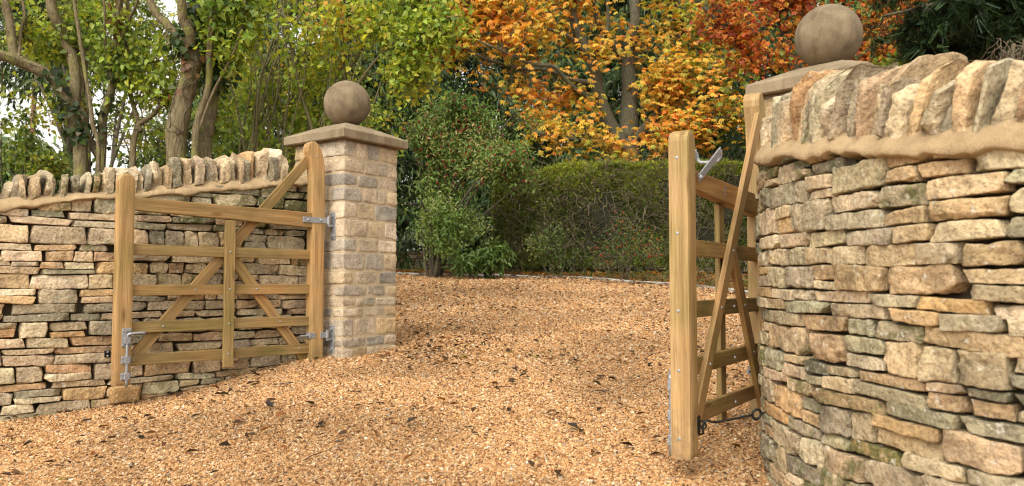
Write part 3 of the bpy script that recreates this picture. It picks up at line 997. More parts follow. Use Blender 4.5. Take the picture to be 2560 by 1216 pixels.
def gate(label, origin, ang, li, mir):
    """Curved-heel gate leaf: slam post at the local origin, hinge post towards +X; mir=+1 puts the upright on -Y."""
    root = empty('wooden_gate', origin, ang)
    tag(root, label, 'gate')
    T, Ws = .082, .092
    n = 9
    arch = [(-Ws / 2 + Ws * (.5 - .5 * math.cos(PI * i / (n - 1))), 1.205 + .045 * math.sin(PI * i / (n - 1))) for i in range(n)]
    outline_post('slam_post', root, [(Ws / 2, 0), *arch[::-1], (-Ws / 2, 0)], T, .015, 0)
    hx = Ws / 2 + li
    heel = [(.1, 0), (.1, 1.28), (.0985, 1.36), (.094, 1.43), (.084, 1.49), (.066, 1.545), (.044, 1.582), (.018, 1.60), (-.008, 1.597), (-.028, 1.582), (-.038, 1.555), (-.036, 1.525), (-.026, 1.495), (-.014, 1.455), (-.005, 1.41), (0, 1.35), (0, 0)]
    outline_post('hinge_post', root, heel, T, .009, hx)
    y_r, y_b = 0.0, .0245 * mir
    bar('top_rail', root, (Ws / 2 - .012, -.012 * mir, 0), (hx + .012, -.012 * mir, 0), .1, .05, taper=((1.035, 1.112), (.985, 1.092)), bev=.005)
    zs = (.80, .557, .335, .142)
    rails = [bar('rail', root, (Ws / 2 - .012, y_r, z), (hx + .012, y_r, z - .004), .067, .024) for z in zs]
    mx = Ws / 2 + li * .5
    bar('upright', root, (mx, -y_b, 1.005), (mx, -y_b, .055), .068, .024)
    bar('brace', root, (Ws / 2 + .004, y_b, .128), (hx - .003, y_b, 1.475), .07, .024)
    bar('brace', root, (hx - .003, y_b, .05), (mx + .02, y_b, .79), .07, .024)
    for z in zs:
        bolt(root, (mx, -y_b - .012 * mir, z), -mir); bolt(root, (mx + .004, y_b + .012 * mir, z), mir)
    for k, z in enumerate(zs):
        bx = Ws / 2 + .004 + (z - .128) / (1.475 - .128) * (li - .007)
        bolt(root, (bx, -.012 * mir, z), -mir); bolt(root, (bx, y_b + .012 * mir, z), mir)
        if z < .78:
            b2 = mx + .02 + (.79 - z) / .74 * (hx - .023 - mx)
            bolt(root, (b2, -.012 * mir, z), -mir); bolt(root, (b2, y_b + .012 * mir, z), mir)
    bolt(root, (hx + .03, -T / 2 * mir, 1.49), -mir)
    # screws down the end face of the slam post
    for z in (1.14, .85, .555, .33, .075):
        o = bolt(root, (-Ws / 2, .004, z), -1, .0068, .0015, 'screw_head')
        o.rotation_euler = (0, 0, -PI / 2)
    # drop bolt on the face that carries the upright
    f = -mir * (T / 2)
    s_ = -mir
    bx = .012
    ac = Acc()
    def boxa(acc, x0, x1, y0, y1, z0, z1):
        bm = bmesh.new(); bm_box(bm, x0, x1, min(y0, y1), max(y0, y1), z0, z1, .0015, 1)
        V = np.array([v_.co[:] for v_ in bm.verts]); bm.verts.index_update()
        q = [[v_.index for v_ in fc.verts] for fc in bm.faces if len(fc.verts) == 4]
        t = [[v_.index for v_ in fc.verts] for fc in bm.faces if len(fc.verts) == 3]
        acc.add(V, q, t); bm.free()
    db = Acc()
    boxa(db, bx - .026, bx + .026, f + s_ * .001, f + s_ * .006, .225, .335)
    boxa(db, bx - .016, bx + .016, f + s_ * .005, f + s_ * .026, .245, .285)
    boxa(db, bx - .010, bx + .010, f + s_ * .006, f + s_ * .02, .315, .33)
    plate = db.build('drop_bolt', M['galv'], root, smooth_shade=False)
    for zz in (.150, .055):
        kb = Acc()
        boxa(kb, bx - .028, bx + .028, f + s_ * .001, f + s_ * .005, zz - .022, zz + .022)
        boxa(kb, bx - .014, bx + .014, f + s_ * .004, f + s_ * .028, zz - .020, zz + .020)
        kb.build('keeper', M['galv'], plate, smooth_shade=False)
    for sx in (-1, 1):
        for zz in (.32, .238, .162, .138, .067, .043):
            bolt(plate, (bx + sx * .019, f + s_ * .006, zz), s_, .005, .003, 'screw_head')
    rd = Acc()
    yb = f + s_ * .018
    pts = catmull([(bx, yb, -.004), (bx, yb, .15), (bx, yb, .275), (bx + .004, yb + s_ * .004, .298), (bx + .025, yb + s_ * .010, .304), (bx + .095, yb + s_ * .012, .306)], 5)
    tube(rd, pts, .0085, 10)
    rd.build('bolt_rod', M['galv'], plate)
    return root, hx, boxa

gl_ang = R(45)
gl, gl_hx, boxa = gate('wooden gate seen almost face on, folded back against the stone wall beside the clear pillar', (-2.302, 4.505, 1 - .624), gl_ang, 1.18, 1)
gr_ang = math.atan2(.833, .553)
gr, gr_hx, _ = gate('wooden gate seen nearly end on, pinned back beside the bulging curved wall', (.658, 2.925, 1 - .676), gr_ang, .93, -1)

def hinge_strap(root, hx, mir):
    f, s_ = -mir * (.075 / 2), -mir
    st = Acc()
    yy = f if mir > 0 else f
    boxa(st, hx - .075, hx + .118, f + s_ * .001, f + s_ * .008, 1.02, 1.06)
    for xx in (hx - .035, hx + .065):
        bolt(root, (xx, f + s_ * .008, 1.04), s_, .010, .007)
    th = np.linspace(0, 1, 6)[:, None]
    tube(st, np.array([hx + .128, f + s_ * .004, 1.018]) + th * np.array([0, 0, .044]), .013, 12)
    st.build('hinge_strap', M['galv'], root, smooth_shade=False)
    lo = Acc()
    for x0, x1, y0 in ((hx + .012, hx + .05, f), ):
        boxa(lo, hx - .012, hx + .035, f + s_ * .001, f + s_ * .006, .208, .248)
    boxa(lo, hx - .012, hx - .007, f, f - s_ * .05, .208, .248)
    tube(lo, np.array([hx - .075, f - s_ * .012, .228]) + th * np.array([.07, 0, 0]), .0075, 10)
    tube(lo, np.array([hx - .02, f - s_ * .012, .228]) + th * np.array([.010, 0, 0]), .013, 6)
    lo.build('hinge_tie_bolt', M['galv'], root, smooth_shade=False)
    lo = Acc()
    boxa(lo, hx + .072, hx + .118, f + s_ * .001, f + s_ * .008, .208, .248)
    tube(lo, np.array([hx + .128, f + s_ * .004, .206]) + th * np.array([0, 0, .044]), .013, 12)
    lo.build('hinge_eye', M['galv'], root, smooth_shade=False)
hinge_strap(gl, gl_hx, 1)
hinge_strap(gr, gr_hx, -1)

# hinge hooks bolted to the pillars
def hinge_plate(prt, groot, hx, mir):
    bpy.context.view_layer.update()
    inv = prt.matrix_world.inverted() @ groot.matrix_world
    s_ = -mir
    for zz in (1.018, .206):
        p = inv @ Vector((hx + .128, -mir * .0375 + s_ * .004, zz))
        ac = Acc()
        # nearest face of the pillar
        fx = max(((abs(p.x), 0), (abs(p.y), 1)))[1]
        sg = math.copysign(1, p[fx])
        face = .2745 * sg
        o = [0, 0]
        def b_(u0, u1, d0, d1, z0, z1):
            if fx == 0: boxa(ac, *sorted((face + sg * d0, face + sg * d1)), p.y + u0, p.y + u1, z0, z1)
            else: boxa(ac, p.x + u0, p.x + u1, *sorted((face + sg * d0, face + sg * d1)), z0, z1)
        b_(-.024, .024, -.012, .004, p.z - .11, p.z + .085)
        dist = abs(p[fx]) - .2745
        if dist > 0:
            b_(-.009, .009, .002, dist + .008, p.z - .02, p.z - .004)
        tube(ac, np.array([p.x, p.y, p.z - .018]) + np.linspace(0, 1, 4)[:, None] * np.array([0, 0, .075]), .0085, 10)
        for dz in (-.085, .06):
            c = np.array(p); c[fx] = face + sg * .004
            ax = np.zeros(3); ax[fx] = sg
            c[2] = p.z + dz
            tube(ac, c + np.linspace(0, 1, 3)[:, None] * ax * .010, .011, 6)
        ac.build('hinge_hook', M['galv'], prt, smooth_shade=False)
hinge_plate(lp, gl, gl_hx, 1)
hinge_plate(rp, gr, gr_hx, -1)

# throw-over loop on the nearer gate's top rail
lo = Acc()
def flatbar(acc, a, b, wz, ty):
    a, b = np.array(a, float), np.array(b, float)
    x = unit(b - a); y = np.array([0, 1., 0]); z = np.cross(x, y)
    V = [a + x * t * np.linalg.norm(b - a) + y * ty / 2 * sy + z * wz / 2 * sz for t in (0, 1) for sy in (-1, 1) for sz in (-1, 1)]
    acc.add(V, [(0, 1, 3, 2), (4, 6, 7, 5), (0, 4, 5, 1), (2, 3, 7, 6), (0, 2, 6, 4), (1, 5, 7, 3)])
pv, en = (.105, 1.078), (.365, 1.222)
for yy in (-.034, .072):
    flatbar(lo, (pv[0] - .012, yy, pv[1] - .007), (en[0], yy, en[1]), .030, .006)
bolt(gr, (pv[0], -.037, pv[1]), -1, .012, .010)
tube(lo, catmull([(en[0] - .004, -.034, en[1] + .002), (en[0] + .004, -.030, en[1] - .030), (en[0] + .004, -.012, en[1] - .044), (en[0] + .004, .050, en[1] - .044), (en[0] + .004, .068, en[1] - .030), (en[0] - .004, .072, en[1] + .002)], 6), .0075, 10)
lo.build('throw_over_loop', M['galv'], gr, smooth_shade=False)
kp_ = Acc()
boxa(kp_, .47, .474, -.0145, -.0165, 1.035, 1.075); boxa(kp_, .47, .50, -.0145, -.0158, 1.072, 1.076)
kp_.build('latch_socket', M['galv'], gr, smooth_shade=False)

# black iron hook holding the nearer gate to the wall
bpy.context.view_layer.update()
hk0 = np.array(gr.matrix_world @ Vector((.034, -.0375, .122)))
wp = at(1908, 1033, 2.98)
hr = empty('cabin_hook', tuple(hk0))
tag(hr, 'black iron cabin hook stretched from the gate post to the curved stone wall', 'hook')
nrm = np.array([.833, -.553, 0])
rel = wp - hk0
rod = Acc()
eye = rel
dirr = unit(rel)
side = unit(np.cross(dirr, [0, 0, 1]))
a0 = nrm * .022
pts = [a0 + np.array([0, 0, -.035]), a0 + np.array([0, 0, .0]), a0 + dirr * .012 + np.array([0, 0, .014]), a0 + dirr * .035 + np.array([0, 0, .006])]
pts += [a0 + (rel - a0) * t for t in (.25, .5, .75)]
end = rel - dirr * .045
pts.append(end)
tube(rod, catmull(pts, 6), .0048, 10)
th = np.linspace(0, 2 * PI, 25)
c_ = rel - dirr * .028
vv = np.array([0, 0, 1.0])
tube(rod, c_ + .018 * (np.cos(th)[:, None] * dirr + np.sin(th)[:, None] * vv), .005, 10, cap=False)
rod.build('hook_rod', M['black'], hr)
st = Acc()
tube(st, catmull([c_ + dirr * .012 + side * .012, c_ + dirr * .03, c_ + dirr * .06, c_ + dirr * .12], 5), .0045, 8)
st.build('wall_staple', M['black'], hr)
pl = Acc()
gx = np.array([.553, .833, 0])
for dz in (-.03, .03):
    pass
c0 = nrm * .004
V = [c0 + gx * sx * .012 + np.array([0, 0, sz * .032]) + nrm * d for d in (-.006, .004) for sx in (-1, 1) for sz in (-1, 1)]
pl.add(V, [(0, 1, 3, 2), (4, 6, 7, 5), (0, 4, 5, 1), (2, 3, 7, 6), (0, 2, 6, 4), (1, 5, 7, 3)])
tube(pl, catmull([nrm * .004 + np.array([0, 0, .012]), nrm * .03 + np.array([0, 0, .012]), nrm * .03 + np.array([0, 0, -.012]), nrm * .004 + np.array([0, 0, -.012])], 5), .004, 8)
pl.build('bracket', M['black'], hr, smooth_shade=False)

# small black bracket on the farther wall
e0 = at(267, 885, 4.62)
er = empty('wall_bracket', tuple(e0)); tag(er, 'small black iron bracket screwed to the wall beside the foot of the farther gate post', 'bracket')
ab = Acc()
nn = np.array([.64, -.77, 0]); tt = np.array([.77, .64, 0])
def obox(acc, c, hx, hy, hz):
    V = [c + tt * sx * hx + nn * sy * hy + np.array([0, 0, sz * hz]) for sx in (-1, 1) for sy in (-1, 1) for sz in (-1, 1)]
    acc.add(V, [(0, 1, 3, 2), (4, 6, 7, 5), (0, 4, 5, 1), (2, 3, 7, 6), (0, 2, 6, 4), (1, 5, 7, 3)])
obox(ab, np.zeros(3), .016, .02, .019)
ab.build('plate', M['black'], er, smooth_shade=False)
for dz in (-.011, .011):
    ab = Acc()
    tube(ab, np.array([0, 0, dz]) + nn * .02 + np.linspace(0, 1, 3)[:, None] * nn * .006, .006, 8)
    ab.build('screw_head', M['galv'], er)

# block that the farther gate post rests on
s_i = np.argmin(np.abs(left_wall.d[:, 0] + 2.36))
bp = at(300, 982, 4.76)
p, Q = stone_shape(.17, .30, .10, (14, 8, 8), k=12, planes=4, amp=.005, cut=(.88, .98), seed=77)
ca = math.cos(gl_ang - .06); sa = math.sin(gl_ang - .06)
P = np.stack([p[:, 0] * ca - p[:, 1] * sa, p[:, 0] * sa + p[:, 1] * ca, p[:, 2]], 1)
ab = Acc(); ab.add(P, Q, None, (.36, .23, .11, -.4))
rb = ab.build('rest_stone', M['dry'], lw_root)
rb.location = Vector(bp) - lw_root.location

# ------------------------------------------------------------------ foliage
def leaves(acc, pos, ax, nr, L, Wd, col, shape='leaf', fold=.18, droop=.15):
    """Many single leaves: pos base, ax direction, nr rough normal, L length, Wd width, per-leaf colour."""
    n = len(pos)
    if n == 0: return
    ax = unit(ax)
    sd = unit(np.cross(ax, nr)); up = np.cross(sd, ax)
    L = np.broadcast_to(L, (n,))[:, None]; Wd = np.broadcast_to(Wd, (n,))[:, None]
    if shape == 'leaf':
        pts = [(0, 0, 0), (.30, .5, fold), (.68, .36, fold * .6 - droop * .5), (1, 0, -droop), (.68, -.36, fold * .6 - droop * .5), (.30, -.5, fold)]
        q = np.array([(0, 1, 2, 3), (0, 3, 4, 5)])
    elif shape == 'heart':
        pts = [(.04, 0, 0), (-.02, .30, fold * .7), (.28, .5, fold), (.68, .27, fold * .5 - droop * .5), (1.05, 0, -droop), (.68, -.27, fold * .5 - droop * .5), (.28, -.5, fold), (-.02, -.30, fold * .7)]
        q = np.array([(0, 1, 2, 3), (0, 3, 4, 5), (0, 5, 6, 7)])
    else:
        pts = [(0, 0, 0), (.55, .5, fold), (1, 0, -droop), (.55, -.5, fold)]
        q = np.array([(0, 1, 2, 3)])
    V = np.stack([pos + ax * L * u + sd * Wd * v + up * L * w_ for u, v, w_ in pts], 1)
    k = len(pts)
    Q = (q[None] + k * np.arange(n)[:, None, None]).reshape(-1, 4)
    acc.add(V.reshape(-1, 3), Q, None, np.repeat(col, k, 0))

def palmate(acc, pos, ax, nr, L, Wd, col, lobes=6, spread=95, droop=.22):
    ax = unit(ax); n = len(pos)
    sd = unit(np.cross(ax, nr)); up = np.cross(sd, ax)
    for k in range(lobes):
        t = (k / (lobes - 1) * 2 - 1)
        a_ = R(spread) * t
        d = ax * math.cos(a_) + sd * math.sin(a_) - up * (droop * (.6 + .8 * rng.random((n, 1))))
        ln = L * (1 - .38 * abs(t)) * (.85 + .3 * rng.random(n))
        leaves(acc, pos, d, up + .25 * rng.normal(0, 1, (n, 3)), ln, Wd * (1 - .25 * abs(t)), col * (.88 + .24 * rng.random((n, 1))), 'leaf', .10, .14)

def rnd_unit(n):
    return unit(rng.normal(0, 1, (n, 3)))

def palette(n, cols, wts, jit=.18, pos=None, clump=0.0, scale=.8):
    cols = np.array(cols, float); wts = np.array(wts, float); wts = wts / wts.sum()
    u = rng.random(n)
    if pos is not None and clump > 0:
        u = np.clip(u * (1 - clump) + clump * (.5 + .95 * fbm(pos * scale, 77, 2)), 0, .999)
    i = np.searchsorted(np.cumsum(wts), u).clip(0, len(cols) - 1)
    return cols[i] * (1 - jit + 2 * jit * rng.random((n, 1))) * (1 + .06 * rng.normal(0, 1, (n, 3)))

def blob_points(blobs, n, hole=.0, freq=1.4, shell=.0):
    """Points inside ellipsoids given as (px, py, y, rx, ry, rz [, weight]); noise leaves holes."""
    B = [(at(b[0], b[1], b[2]), np.array(b[3:6]), b[6] if len(b) > 6 else 1.0) for b in blobs]
    w_ = np.array([np.prod(b[1]) ** .75 * b[2] for b in B]); w_ /= w_.sum()
    out = []
    got = 0
    while got < n:
        m = n * 2
        bi = rng.choice(len(B), m, p=w_)
        r_ = rng.random(m) ** (1 / (3 + 3 * shell))
        p = np.array([B[i][0] for i in bi]) + rnd_unit(m) * r_[:, None] * np.array([B[i][1] for i in bi])
        k = fbm(p * freq, 51, 2) > hole - .35
        out.append(p[k]); got += k.sum()
    return np.vstack(out)[:n]

def limb(acc, pts, r0, r1, sides=10, per=8, rough=.22, seed=0):
    P = catmull(pts, per)
    t = np.linspace(0, 1, len(P))
    P = P + .25 * r0 * np.stack([vnoise(np.stack([t * 9 + k * 31, t * 0 + seed, t * 0], 1), 4) for k in range(3)], 1) * np.sin(PI * t)[:, None]
    tube(acc, P, r0 + (r1 - r0) * t ** .8, sides, rough=rough, seed=seed)
    return P

def twigs_to(acc, centres, skel, r=.006, sag=.12, sides=4, maxlen=9e9, r_rel=0.0):
    """A bent twig from the nearest limb point to every leaf cluster; returns the twig curves."""
    out = []
    for c in centres:
        d = np.linalg.norm(skel - c, axis=1)
        i = int(np.argmin(d + .15 * np.random.default_rng(int(abs(c[0] * 9999)) % 99991).random(len(d)) * d))
        a_ = skel[i]; L = d[i]
        if L > maxlen or L < .02:
            out.append(np.array([c, c, c])); continue
        mid = (a_ + c) / 2 + np.array([0, 0, sag * L]) + rng.normal(0, .10, 3) * L
        t = np.linspace(0, 1, 7)[:, None]
        P = (1 - t) ** 2 * a_ + 2 * t * (1 - t) * mid + t ** 2 * c
        P[1:-1] += rng.normal(0, .025, (5, 3)) * L
        rr = r + r_rel * L
        tube(acc, P, np.linspace(rr, rr * .45, 7), sides, cap=False)
        out.append(P)
    return out

def leaf_sites(curves, per, spread):
    """Leaf bases scattered along the outer part of each twig."""
    P = []
    for c in curves:
        k = len(c)
        t = rng.uniform(.45, 1.0, per) * (k - 1)
        i = np.minimum(t.astype(int), k - 2); f = (t - i)[:, None]
        P.append(c[i] * (1 - f) + c[i + 1] * f)
    P = np.vstack(P)
    return P + rng.normal(0, 1, P.shape) * spread

def tree(name, label, cat, base, group=None):
    z = float(ground_z(base[0], base[1]))
    r = empty(name, (base[0], base[1], z))
    tag(r, label, cat, group)
    return r

def fin(acc, name, mat, root, smooth_shade=True):
    o_ = np.array(root.location)
    for i in range(len(acc.v)): acc.v[i] = acc.v[i] - o_
    return acc.build(name, mat, root, smooth_shade)

def down_ax(n, d=.6):
    return unit(rnd_unit(n) + np.array([0, 0, -d]))

def up_nr(n, s=.8):
    return unit(rnd_unit(n) * s + np.array([0, -.35, 1.0]))

YG = [(.30, .33, .035), (.40, .38, .04), (.20, .26, .03), (.12, .19, .03), (.50, .42, .05)]
DG = [(.035, .065, .02), (.055, .09, .025), (.085, .125, .03), (.03, .045, .02)]

# ---- chestnut in autumn colour
rt = tree('chestnut_tree', 'big spreading tree with orange autumn leaves rising behind the clipped hedge', 'tree', at(1580, 640, 17.2))
wd = Acc(); S = []
zb = float(ground_z(0, 17))
def pl(*pp): return [at(*p) for p in pp]
b0 = at(1575, 640, 17.2); b0[2] = zb - .1
S.append(limb(wd, [b0] + pl((1578, 520, 17.2), (1575, 420, 17.2), (1572, 350, 17.2)), .30, .25, 14, seed=1))
S.append(limb(wd, pl((1572, 380, 17.2), (1535, 330, 17.1), (1505, 250, 17.0), (1480, 160, 16.9), (1450, 90, 16.8), (1428, 20, 16.7), (1400, -120, 16.6)), .20, .09, seed=2))
S.append(limb(wd, pl((1572, 350, 17.2), (1572, 250, 17.3), (1568, 130, 17.4), (1590, 40, 17.5), (1560, -120, 17.6)), .24, .10, seed=3))
S.append(limb(wd, pl((1575, 360, 17.2), (1640, 290, 17.0), (1690, 200, 16.9), (1700, 100, 17.1), (1690, -60, 17.0)), .15, .07, seed=4))
S.append(limb(wd, pl((1568, 160, 17.4), (1530, 100, 17.2), (1500, 60, 17.0), (1470, -40, 16.9)), .11, .05, seed=5))
S.append(limb(wd, pl((1490, 210, 17.0), (1430, 200, 16.6), (1370, 175, 16.2), (1290, 168, 15.8), (1200, 140, 15.4), (1120, 90, 15.2)), .075, .02, 8, seed=6))
S.append(limb(wd, pl((1500, 245, 17.0), (1440, 225, 16.3), (1390, 170, 15.9), (1330, 160, 15.6), (1260, 130, 15.2), (1190, 100, 15.1)), .07, .02, 8, seed=7))
S.append(limb(wd, pl((1475, 150, 16.9), (1420, 90, 16.4), (1350, 70, 16.1), (1270, 60, 15.8), (1180, 30, 15.5)), .06, .018, 8, seed=8))
S.append(limb(wd, pl((1572, 370, 17.2), (1500, 365, 16.6), (1460, 350, 16.2), (1400, 345, 15.8), (1330, 330, 15.5)), .08, .02, 8, seed=9))
S.append(limb(wd, pl((1600, 330, 17.2), (1690, 330, 16.6), (1770, 300, 16.1), (1850, 290, 15.8)), .08, .02, 8, seed=10))
S.append(limb(wd, pl((1660, 270, 17.0), (1740, 200, 16.5), (1830, 130, 16.2), (1900, 60, 16.0)), .08, .025, 8, seed=11))
S.append(limb(wd, pl((1478, 150, 16.9), (1500, 110, 16.5), (1520, 60, 16.2), (1515, -30, 16)), .07, .03, 8, seed=12))
skel = np.vstack(S)
blobs = [(1100, 60, 15.4, 1.0, .9, .9, .9), (1270, 90, 15.8, 1.1, .9, .85), (1230, -40, 15.8, 1.4, .9, .6), (1400, 60, 17.0, 1.2, .8, .9), (1620, 60, 17.4, 1.4, .8, .9), (1790, 90, 16.6, 1.1, .9, .95), (1500, -40, 16.6, 1.8, 1.0, .5, .8), (1440, 130, 16.2, .8, .5, .5),
         (1400, 270, 16.2, .9, .6, .5, 1.2), (1320, 220, 15.8, .7, .6, .42, 1.2), (1450, 340, 16.1, .8, .5, .33, 1.2), (1680, 230, 16.6, .9, .7, .7, 1.1), (1700, 340, 16.2, .85, .6, .42, 1.3), (1840, 320, 16.0, .65, .6, .55), (1380, 345, 15.8, .7, .4, .22, 1.2), (1190, 190, 15.6, .6, .6, .35), (1620, 150, 16.2, .7, .4, .5, .7), (1790, 230, 16.2, .7, .6, .6), (1590, 380, 16.0, .5, .4, .2), (1860, 160, 16.4, .5, .5, .5)]
cs = blob_points(blobs, 1080, .38, 1.5)
tw = twigs_to(wd, cs, skel, .008, .08, 4, r_rel=.003)
lf = Acc()
P = leaf_sites(tw, 8, .17)
n = len(P)
gx_ = smooth(at(1660, 0, 16)[0], at(1900, 0, 16)[0], P[:, 0])[:, None] * .45
col_ = palette(n, [(.24, .30, .05), (.46, .43, .06), (.72, .49, .08), (.80, .41, .065), (.70, .26, .05), (.45, .16, .045)], [.13, .20, .27, .22, .12, .06], .2, P, .35, .8)
col_ = np.where(rng.random((n, 1)) < gx_ * 1.3, np.array([.22, .26, .035]) * (.7 + .6 * rng.random((n, 1))), col_)
palmate(lf, P, unit(rnd_unit(n) * np.array([1, 1, .5]) + np.array([0, -.3, -.4])), up_nr(n, .45), .118, .046, col_)
fin(wd, 'trunk', M['bark_grey'], rt)
fin(lf, 'crown', M['leaf'], rt)

# ---- red maple behind the nearer ball
rt = tree('maple_tree', 'tree with deep red and rust leaves behind the nearer stone ball', 'tree', at(2020, 640, 12.5))
wd = Acc(); S = []
b0 = at(2010, 640, 12.5); b0[2] = float(ground_z(b0[0], b0[1])) - .1
S.append(limb(wd, [b0] + pl((2005, 420, 12.5), (1990, 220, 12.5), (1960, 60, 12.4), (1930, -120, 12.3)), .15, .06, seed=20))
S.append(limb(wd, pl((1990, 240, 12.5), (2080, 120, 12.2), (2180, 40, 12.0), (2260, -60, 11.8)), .08, .025, seed=21))
S.append(limb(wd, pl((1995, 280, 12.5), (1900, 180, 12.2), (1830, 90, 12.0), (1760, 20, 11.9)), .07, .02, seed=22))
S.append(limb(wd, pl((2000, 300, 12.5), (2120, 220, 12.1), (2220, 150, 11.8), (2330, 120, 11.6)), .07, .02, seed=23))
skel = np.vstack(S)
cs = blob_points([(1930, 90, 12.2, .85, .8, .75), (1850, 150, 12.1, .55, .6, .5), (2060, 130, 12.2, .9, .8, .6), (2210, 130, 11.9, .65, .6, .45), (2240, 40, 11.9, .6, .6, .5), (1960, -60, 12.2, 1.2, .8, .6), (1800, 60, 12.0, .45, .5, .5), (1960, 250, 12.2, .5, .5, .35)], 560, .25, 1.3)
tw = twigs_to(wd, cs, skel, .006, .06, 4, r_rel=.003)
P = leaf_sites(tw, 11, .10); n = len(P)
col_ = palette(n, [(.12, .18, .035), (.26, .29, .05), (.60, .30, .04), (.52, .17, .03), (.40, .085, .03), (.28, .05, .03)], [.12, .12, .16, .22, .22, .16], .22, P, .4, 1.2)
lf = Acc()
palmate(lf, P, down_ax(n, .5), up_nr(n, .7), .072, .036, col_, 5, 85, .15)
fin(wd, 'trunk', M['bark_dark'], rt)
fin(lf, 'crown', M['leaf'], rt)

# ---- yellow-green hazel behind the pillar and wall
rt = tree('hazel_tree', 'many-stemmed yellow-green hazel filling the space behind the clear pillar', 'tree', at(720, 640, 8.4))
wd = Acc(); S = []
bx = at(720, 640, 8.4)
for k in range(44):
    px0 = 560 + 300 * rng.random(); px1 = px0 + rng.normal(60, 90) ; yy = 7.9 + 1.2 * rng.random()
    b_ = at(px0, 600, yy); b_[2] = float(ground_z(b_[0], b_[1])) - .05
    top_y = -80 - 200 * rng.random()
    r0 = rng.uniform(.007, .024)
    S.append(limb(wd, [b_] + pl((px0 + (px1 - px0) * .25 + rng.normal(0, 8), 400, yy), (px0 + (px1 - px0) * .55 + rng.normal(0, 14), 200, yy - .1), (px1, 20, yy - .2), (px1 + rng.normal(20, 40), top_y, yy - .3)), r0, r0 * .35, 6, 6, seed=40 + k))
for (pp, r0) in (([(840, 380, 8.2), (880, 240, 8.0), (960, 130, 7.8), (1060, 60, 7.6), (1150, 40, 7.5)], .022), ([(800, 300, 8.3), (900, 200, 8.0), (1000, 180, 7.8), (1090, 230, 7.7)], .016), ([(760, 380, 8.3), (880, 160, 8.1), (980, 40, 7.9), (1080, -60, 7.8)], .024)):
    S.append(limb(wd, pl(*pp), r0, r0 * .35, 6, 6, seed=int(r0 * 1e4)))
skel = np.vstack(S)
cs = blob_points([(620, 80, 8.4, .55, .5, .9, .8), (760, 120, 8.2, .7, .6, .9), (900, 110, 8.0, .6, .55, .75, 1.2), (1010, 110, 7.8, .55, .5, .55, 1.5), (1090, 80, 7.7, .3, .35, .5, 1.5), (680, 330, 8.5, .55, .4, .45), (960, 260, 7.9, .35, .4, .35, 1.4), (990, 340, 7.8, .13, .25, .16, 1.6), (780, 350, 8.5, .4, .35, .35), (800, -60, 8.1, .9, .5, .3, .7), (580, 330, 8.5, .25, .3, .35), (1060, -40, 7.8, .5, .4, .35, 1.2)], 900, .36, 1.9)
tw = twigs_to(wd, cs, skel, .0035, .04, 3, r_rel=.002)
P = leaf_sites(tw, 10, .075); n = len(P)
col_ = palette(n, [(.10, .17, .03), (.20, .29, .04), (.33, .40, .05), (.46, .47, .06), (.60, .52, .07), (.50, .27, .05)], [.2, .26, .25, .18, .08, .03], .2, P, .35, 1.1)
lf = Acc()
leaves(lf, P, down_ax(n, .45), up_nr(n, 1.1), .036 + .040 * rng.random(n) ** 1.5, .034 + .028 * rng.random(n), col_, 'heart', .16, .2)
fin(wd, 'stems', M['bark_thin'], rt)
fin(lf, 'crown', M['leaf'], rt)

# ---- the three old trunks behind the farther wall
def canopy(acc_w, acc_l, skel, blobs, ncl, per, Lr, cols, wts, spread=.06, hole=.3, freq=1.5, shape='leaf', wr=.7, dn=.7, r=.004, clump=.5):
    cs = blob_points(blobs, ncl, hole, freq)
    tw = twigs_to(acc_w, cs, skel, r, .04, 3, r_rel=.003)
    P = leaf_sites(tw, per, spread); n = len(P)
    L = Lr[0] + (Lr[1] - Lr[0]) * rng.random(n)
    leaves(acc_l, P, down_ax(n, dn), up_nr(n, .9), L, L * wr, palette(n, cols, wts, .16, P, clump, 1.2), shape, .14, .14)
    return P

def ivy(acc_w, acc_l, path, n, rad, Lr=(.04, .07), cols=DG, wts=(.4, .35, .15, .1), seed=0):
    """Ivy: a few stems snaking up a trunk and leaves lying off it."""
    i = rng.integers(0, len(path) - 1, n); f = rng.random(n)[:, None]
    c = path[i] * (1 - f) + path[i + 1] * f
    o = rnd_unit(n) * np.array([1, 1, .4]); o[:, 1] = -np.abs(o[:, 1]) * .9 - .1
    P = c + unit(o) * rad * (1 + .6 * rng.random((n, 1)))
    L = Lr[0] + (Lr[1] - Lr[0]) * rng.random(n)
    leaves(acc_l, P, unit(o * .5 + rnd_unit(n) * .6 + np.array([0, 0, -.7])), unit(o + rnd_unit(n) * .4), L, L * 1.0, palette(n, cols, wts, .2), 'heart', .1, .1)

def ivy_stem(acc, path, rad, r=.008, turns=1.0, ph=0.0):
    t = np.linspace(0, 1, len(path))
    a_ = ph + turns * 2 * PI * t + .7 * np.sin(t * 17 + ph)
    a_ = -PI / 2 + 1.1 * np.sin(a_)
    tube(acc, path + np.stack([np.cos(a_), np.sin(a_), 0 * a_], 1) * (np.broadcast_to(rad, (len(path),))[:, None] + r * .6), r, 6, cap=False)

